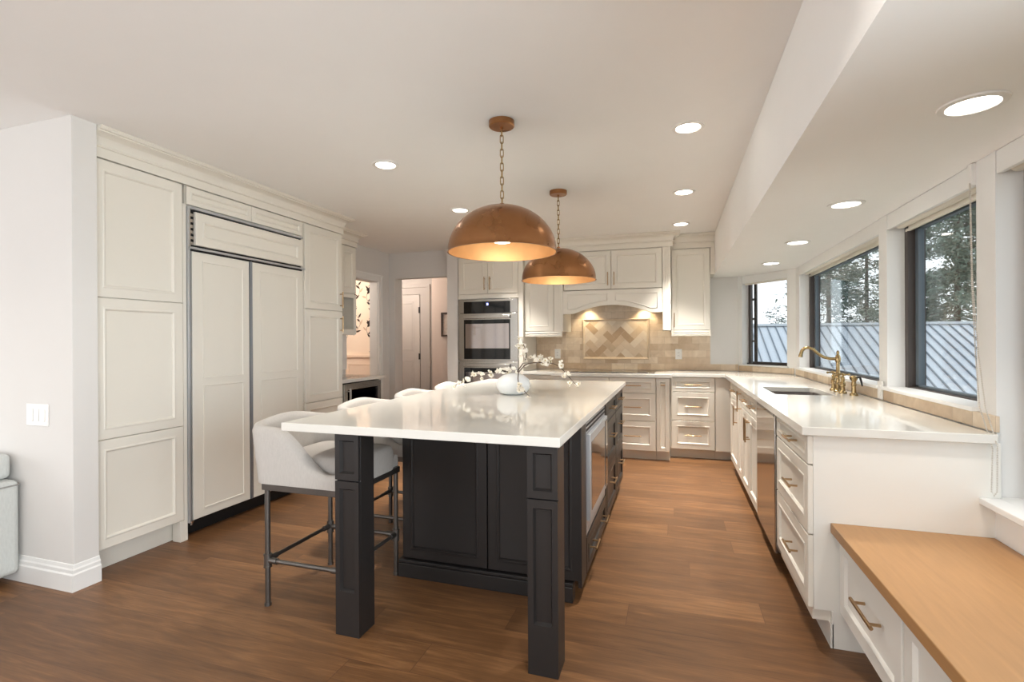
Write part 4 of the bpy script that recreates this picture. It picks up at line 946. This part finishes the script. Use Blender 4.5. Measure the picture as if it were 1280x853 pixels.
# ------------------------------------------------------------------ lamps
def pendant(x, y, label):
    t = thing('pendant_lamp', label, 'pendant lamp', (x, y, CEIL), 'copper dome pendants over the island')
    mb = MB(); mb.lathe([(.001, CEIL - .0005), (.068, CEIL - .0005), (.068, CEIL - .026), (.063, CEIL - .031), (.001, CEIL - .031)], (x, y, 0)); mb.cyl((x, y, CEIL - .031), (x, y, CEIL - .045), .009); mb.build('canopy', 'copper', t)
    zt, zr, rad = 1.99, 1.745, .289
    mb = MB(); z = CEIL - .04; k = 0; a, b = .0085, .024
    nl = 11; pitch = (z - zt - .004) / nl
    for k in range(nl):
        c = Vector((x, y, z - pitch * (k + .5))); ud = Vector((.85, .5, 0)) if k % 2 else Vector((-.5, .85, 0)); pts = []
        hl = pitch / 2 + .0045 - a
        for i in range(7): an = PI * i / 6; pts.append(c + ud * (a * math.cos(an)) + Vector((0, 0, hl + a * math.sin(an))))
        for i in range(7): an = PI + PI * i / 6; pts.append(c + ud * (a * math.cos(an)) + Vector((0, 0, -hl + a * math.sin(an))))
        mb.tube(pts, .0026, n=6, closed=True)
    mb.build('chain', 'brass', t)
    n = 20; outer = [(max(.001, rad * math.sin(PI / 2 * i / n)), zr + (zt - zr) * math.cos(PI / 2 * i / n) ** 1.0) for i in range(n + 1)]
    outer.append((rad + .004, zr - .006)); outer.append((rad - .002, zr - .006))
    mb = MB(); mb.lathe(outer, (x, y, 0), n=72, cap0=True, cap1=False); mb.lathe([(.001, zt + .012), (.012, zt + .012), (.014, zt - .002), (.001, zt - .002)], (x, y, 0), n=20); sh = mb.build('shade', 'copper', t, smooth=50)
    inner = [(max(.001, (rad - .004) * math.sin(PI / 2 * i / n)), zr - .006 + (zt - zr) * math.cos(PI / 2 * i / n)) for i in range(n + 1)]
    mb = MB(); mb.lathe(inner, (x, y, 0), n=72, cap0=True, cap1=False); mb.build('shade_lining', 'gold', sh, smooth=60)
    mb = MB(); mb.cyl((x, y, zt - .02), (x, y, zt - .10), .022); mb.build('socket', 'brass', t)
    mb = MB(); mb.lathe([(.013, zt - .10), (.02, zt - .12), (.045, zt - .16), (.048, zt - .18), (.042, zt - .195), (.001, zt - .2)], (x, y, 0), n=24); mb.build('bulb', 'bulb', t)
    l = bpy.data.lights.new('pendant_glow', 'POINT'); l.energy = 1.6; l.color = (1, .9, .76); l.shadow_soft_size = .04
    o = bpy.data.objects.new('pendant_glow', l); C.objects.link(o); o.location = (x, y, zr + .025)
pendant(-.869, 2.537, 'larger looking copper dome pendant nearer the camera over the island')
pendant(-.857, 3.86, 'copper dome pendant farther back over the island')
def downlight(x, y, z, label, e=6, r=.0625, col=(1, .945, .87)):
    t = thing('recessed_light', label, 'ceiling light', (x, y, z), 'recessed ceiling lights')
    mb = MB(); mb.lathe([(r, z - .0005), (r + .024, z - .0005), (r + .022, z - .006), (r + .004, z - .008), (r, z - .003)], (x, y, 0), cap0=False, cap1=False); mb.build('trim_ring', 'plastic', t)
    mb = MB(); mb.lathe([(.001, z - .001), (r, z - .001), (r, z - .004), (.001, z - .004)], (x, y, 0)); mb.build('lens', 'lens', t)
    l = bpy.data.lights.new('recessed_glow', 'AREA'); l.shape = 'DISK'; l.size = r * 2; l.energy = e; l.color = col; l.spread = R(74)
    o = bpy.data.objects.new('recessed_glow', l); C.objects.link(o); o.location = (x, y, z - .012)
for x, y, lab in ((.08, 2.93, 'recessed ceiling light nearest the bulkhead and the camera'), (.08, 4.2, 'middle recessed ceiling light of the three beside the bulkhead'), (.07, 5.35, 'recessed ceiling light closest to the hood by the bulkhead'),
                  (-1.81, 2.91, 'recessed ceiling light between refrigerator and near pendant'), (-1.81, 4.13, 'recessed ceiling light above the stools toward the hall'), (-1.81, 5.2, 'added ceiling light, unseen behind the near copper pendant')):  # last one is added, hidden from view, to brighten the hall header
    downlight(x, y, CEIL, lab, e=11 if y > 4 else 5.5)
for y, lab in ((1.89, 'large recessed soffit light above the bench'), (3.075, 'recessed soffit light above the dishwasher'), (4.17, 'recessed soffit light above the sink'), (5.23, 'recessed soffit light at the far corner over the counter')):
    downlight(.87, y, SOF, lab, e=1.7)
for x, y in ((-1.81, .9), (.0, .9), (-4.2, .4), (-4.2, -1.6), (-1.8, -1.6)):
    l = bpy.data.lights.new('living_room_downlight', 'AREA'); l.shape = 'DISK'; l.size = .13; l.energy = 5; l.color = (1, .945, .87); l.spread = R(130)
    o = bpy.data.objects.new('living_room_downlight', l); C.objects.link(o); o.location = (x, y, CEIL - .012)
for nm, loc, e, c in (('hall_lamp', (-4.3, 6.55, 2.33), 24, (1, .88, .78)), ('papered_room_lamp', (-4.6, 5.2, 2.1), 26, (1, .9, .8))):
    l = bpy.data.lights.new(nm, 'POINT'); l.energy = e; l.color = c; l.shadow_soft_size = .1
    o = bpy.data.objects.new(nm, l); C.objects.link(o); o.location = loc

# ------------------------------------------------------------------ small things
FS = F('y', 1.758, -1)
sw = thing('light_switch', 'white three gang rocker switch plate on the wall end', 'switch', FS.P(-3.197, .892, 0))
mb = MB(); FS.box(mb, -3.283, -3.111, .834, .95, .0005, .006); mb.build('cover_plate', 'plastic', sw, bevel=.002)
for k in range(3):
    a = -3.197 + (k - 1) * .047; mb = MB(); FS.box(mb, a - .0165, a + .0165, .859, .925, .006, .0095); mb.build('rocker', 'plastic', sw, bevel=.0015)
sf = thing('sofa', 'pale grey woven sofa end at the left edge against the wall', 'sofa', (-3.8, 1.3, 0))
def cushion(x0, x1, y0, y1, z0, z1, r, bul):
    mb = MB(); rings = []
    for i in range(13):
        t = i / 12; e = math.sin(PI * t) ** .2 if 0 < t < 1 else 0
        off = bul * math.sin(PI * t) - r * (1 - e)
        rings.append([Vector((x, y, z0 + (z1 - z0) * t)) for x, y in rrect(x0 - off, x1 + off, y0 - off, y1 + off, .045, n=5)])
    mb.loft(rings); return mb
B(-4.35, -3.308, .55, 1.74, .05, .548).build('base', 'sofa', sf, bevel=.03, seg=4, smooth=60)
mb = MB(); mb.tube([Vector((x, y, .522)) for x, y in rrect(-4.3515, -3.3065, .5485, 1.7415, .03)], .004, n=6, closed=True); mb.build('piping', 'seam', sf)
B(-4.3, -3.365, 1.5, 1.735, .5495, .685).build('back_cushion', 'sofa', sf, bevel=.03, seg=4, smooth=60)
for x in (-4.25, -3.42):
    for y in (.65, 1.65): MB().cyl((x, y, 0), (x, y, .06), .02).build('leg', 'black', sf)
FP = F('y', 7.0, -1)
pc = thing('framed_picture', 'small dark framed ink picture on the lit hall wall', 'picture', FP.P(-3.25, 1.52, 0))
mb = MB()
for q in ((-3.385, -3.36, 1.34, 1.705), (-3.13, -3.105, 1.34, 1.705), (-3.36, -3.13, 1.34, 1.365), (-3.36, -3.13, 1.68, 1.705)): FP.box(mb, *q, .0005, .03)
mb.build('frame', 'art_frame', pc, bevel=.002)
mb = MB(); FP.box(mb, -3.36, -3.13, 1.365, 1.68, .001, .012); mb.build('print', 'art', pc)

# ------------------------------------------------------------------ outdoors
struct(B(1.6, 60, -12, 60, -2.7, -2.6).build('ground', 'lawn', smooth=0), 'dull grass beyond the house')
gh = thing('outbuilding', 'low outbuilding with pale standing seam metal roof beyond the windows', 'building', (5, 11, -2.6))
Yr, zr_, sl, Ye = 12.0, 1.56, .477, 9.5
def rz(y): return zr_ - sl * (Yr - y)
mb = MB(); rx0, rx1 = 1.0, 9.5
mb.loft([[Vector((x, Ye, rz(Ye))), Vector((x, Yr, zr_)), Vector((x, Yr + 2.5, rz(Ye))), Vector((x, Yr + 2.5, rz(Ye) - .06)), Vector((x, Yr, zr_ - .08)), Vector((x, Ye, rz(Ye) - .06))] for x in (rx0, rx1)])
rf = mb.build('roof', 'roofmetal', gh, smooth=0)
mb = MB(); x = rx0 + .1
while x < rx1:
    mb.loft([[Vector((x - .007, y, rz(y))), Vector((x - .007, y, rz(y) + .035)), Vector((x + .007, y, rz(y) + .035)), Vector((x + .007, y, rz(y)))] for y in (Ye, Yr)]); x += .16
mb.build('seam', 'seamdark', rf, smooth=0)
mb = MB(); mb.box(rx0, rx1, Yr - .08, Yr + .08, zr_ - .01, zr_ + .04); mb.build('ridge_cap', 'roofmetal', rf, smooth=0)
mb = MB(); mb.box(rx0, rx1, Ye - .10, Ye + .02, rz(Ye) - .14, rz(Ye) - .01); mb.build('gutter', 'roofmetal', gh, bevel=.01)
mb = MB(); mb.box(rx0 + .3, rx1 - .3, Ye + .3, Yr + 2.2, -2.6, rz(Ye) - .02); mb.build('wall', 'siding', gh, smooth=0)
def tree(x, y, h, rad, zbase, crown0, label, seed, nm='needles', dens=1.0, kind='conifer_tree'):
    rnd = random.Random(seed)
    t = thing(kind, label, 'tree', (x, y, zbase), 'trees beyond the windows')
    mb = MB(); mb.cyl((x, y, zbase), (x, y, zbase + h), .0095 * h, .004, n=10); mb.build('trunk', 'bark', t)
    mb = MB(); zc = crown0
    nb_ = int(34 * dens * (h / 10))
    for k in range(nb_):
        q = (k + rnd.random()) / nb_; z = zbase + crown0 + (h - crown0) * q; L = rad * (1 - q) ** .8 * rnd.uniform(.7, 1.1) + .2; a = rnd.uniform(0, 6.28)
        d = Vector((math.cos(a), math.sin(a), -.12)); o = Vector((x, y, z))
        mb.tube([o, o + d * L * .5 + Vector((0, 0, .03)), o + d * L + Vector((0, 0, -.08 * L))], [.02, .014, .005], n=4, mi=1)
        m_ = int(L * 55 * dens) + 12
        for j in range(m_):
            u = rnd.uniform(.12, 1.02); p = o + d * L * u + Vector((rnd.gauss(0, .2), rnd.gauss(0, .2), rnd.gauss(-.06, .13)))
            dd_ = Vector((d.x + rnd.gauss(0, .6), d.y + rnd.gauss(0, .6), -.35 + rnd.gauss(0, .3))).normalized(); s_ = dd_.cross(Vector((rnd.gauss(0, 1), rnd.gauss(0, 1), 1))).normalized()
            l_, w_ = rnd.uniform(.10, .22), rnd.uniform(.018, .045)
            mb.add([p - dd_ * l_ * .3, p + s_ * w_, p + dd_ * l_, p - s_ * w_], [(0, 1, 2, 3)], 0)
    mb.build('foliage', [nm, 'bark'], t, smooth=0, recalc=False)
LABT = {}
trees = [(7.9, 18.0, 13, 2.1, 2.6, 'needles2', 'tall dense conifer seen through the nearer counter window'), (13.2, 21.5, 15, 2.6, 3.0, 'needles', 'dark conifer at the right edge of the nearer counter window'),
         (3.9, 17.2, 12, 1.5, 5.3, 'needles', 'conifer with high branches between the two sink windows'), (5.9, 23.0, 14, 1.6, 4.6, 'needles', 'slim conifer seen at the middle of the wide sink window'),
         (8.6, 27.5, 14, 2.8, 2.6, 'needles2', 'grey green conifer at the right of the wide sink window'),
         (2.9, 26, 5.2, 1.9, 1.2, 'needles2', 'low rounded tree seen above the roof in the small angled window'), (5.4, 31, 5.6, 2.1, 1.2, 'needles', 'low dark tree behind the roof in the small angled window'),
         (16.5, 29, 16, 3.0, 2.0, 'needles2', 'broad conifer far behind the nearer counter window'),
         (12.6, 33.5, 15, 1.8, 1.6, 'needles', 'conifer far behind at the left of the nearer counter window')]
for i, (x, y, h, rad, c0, nm, lab) in enumerate(trees): tree(x, y, h, rad, -2.6, c0, lab, 20 + i, nm, 2.6 if i == 0 else 1.7 if i in (1, 4, 8) else 1.1)
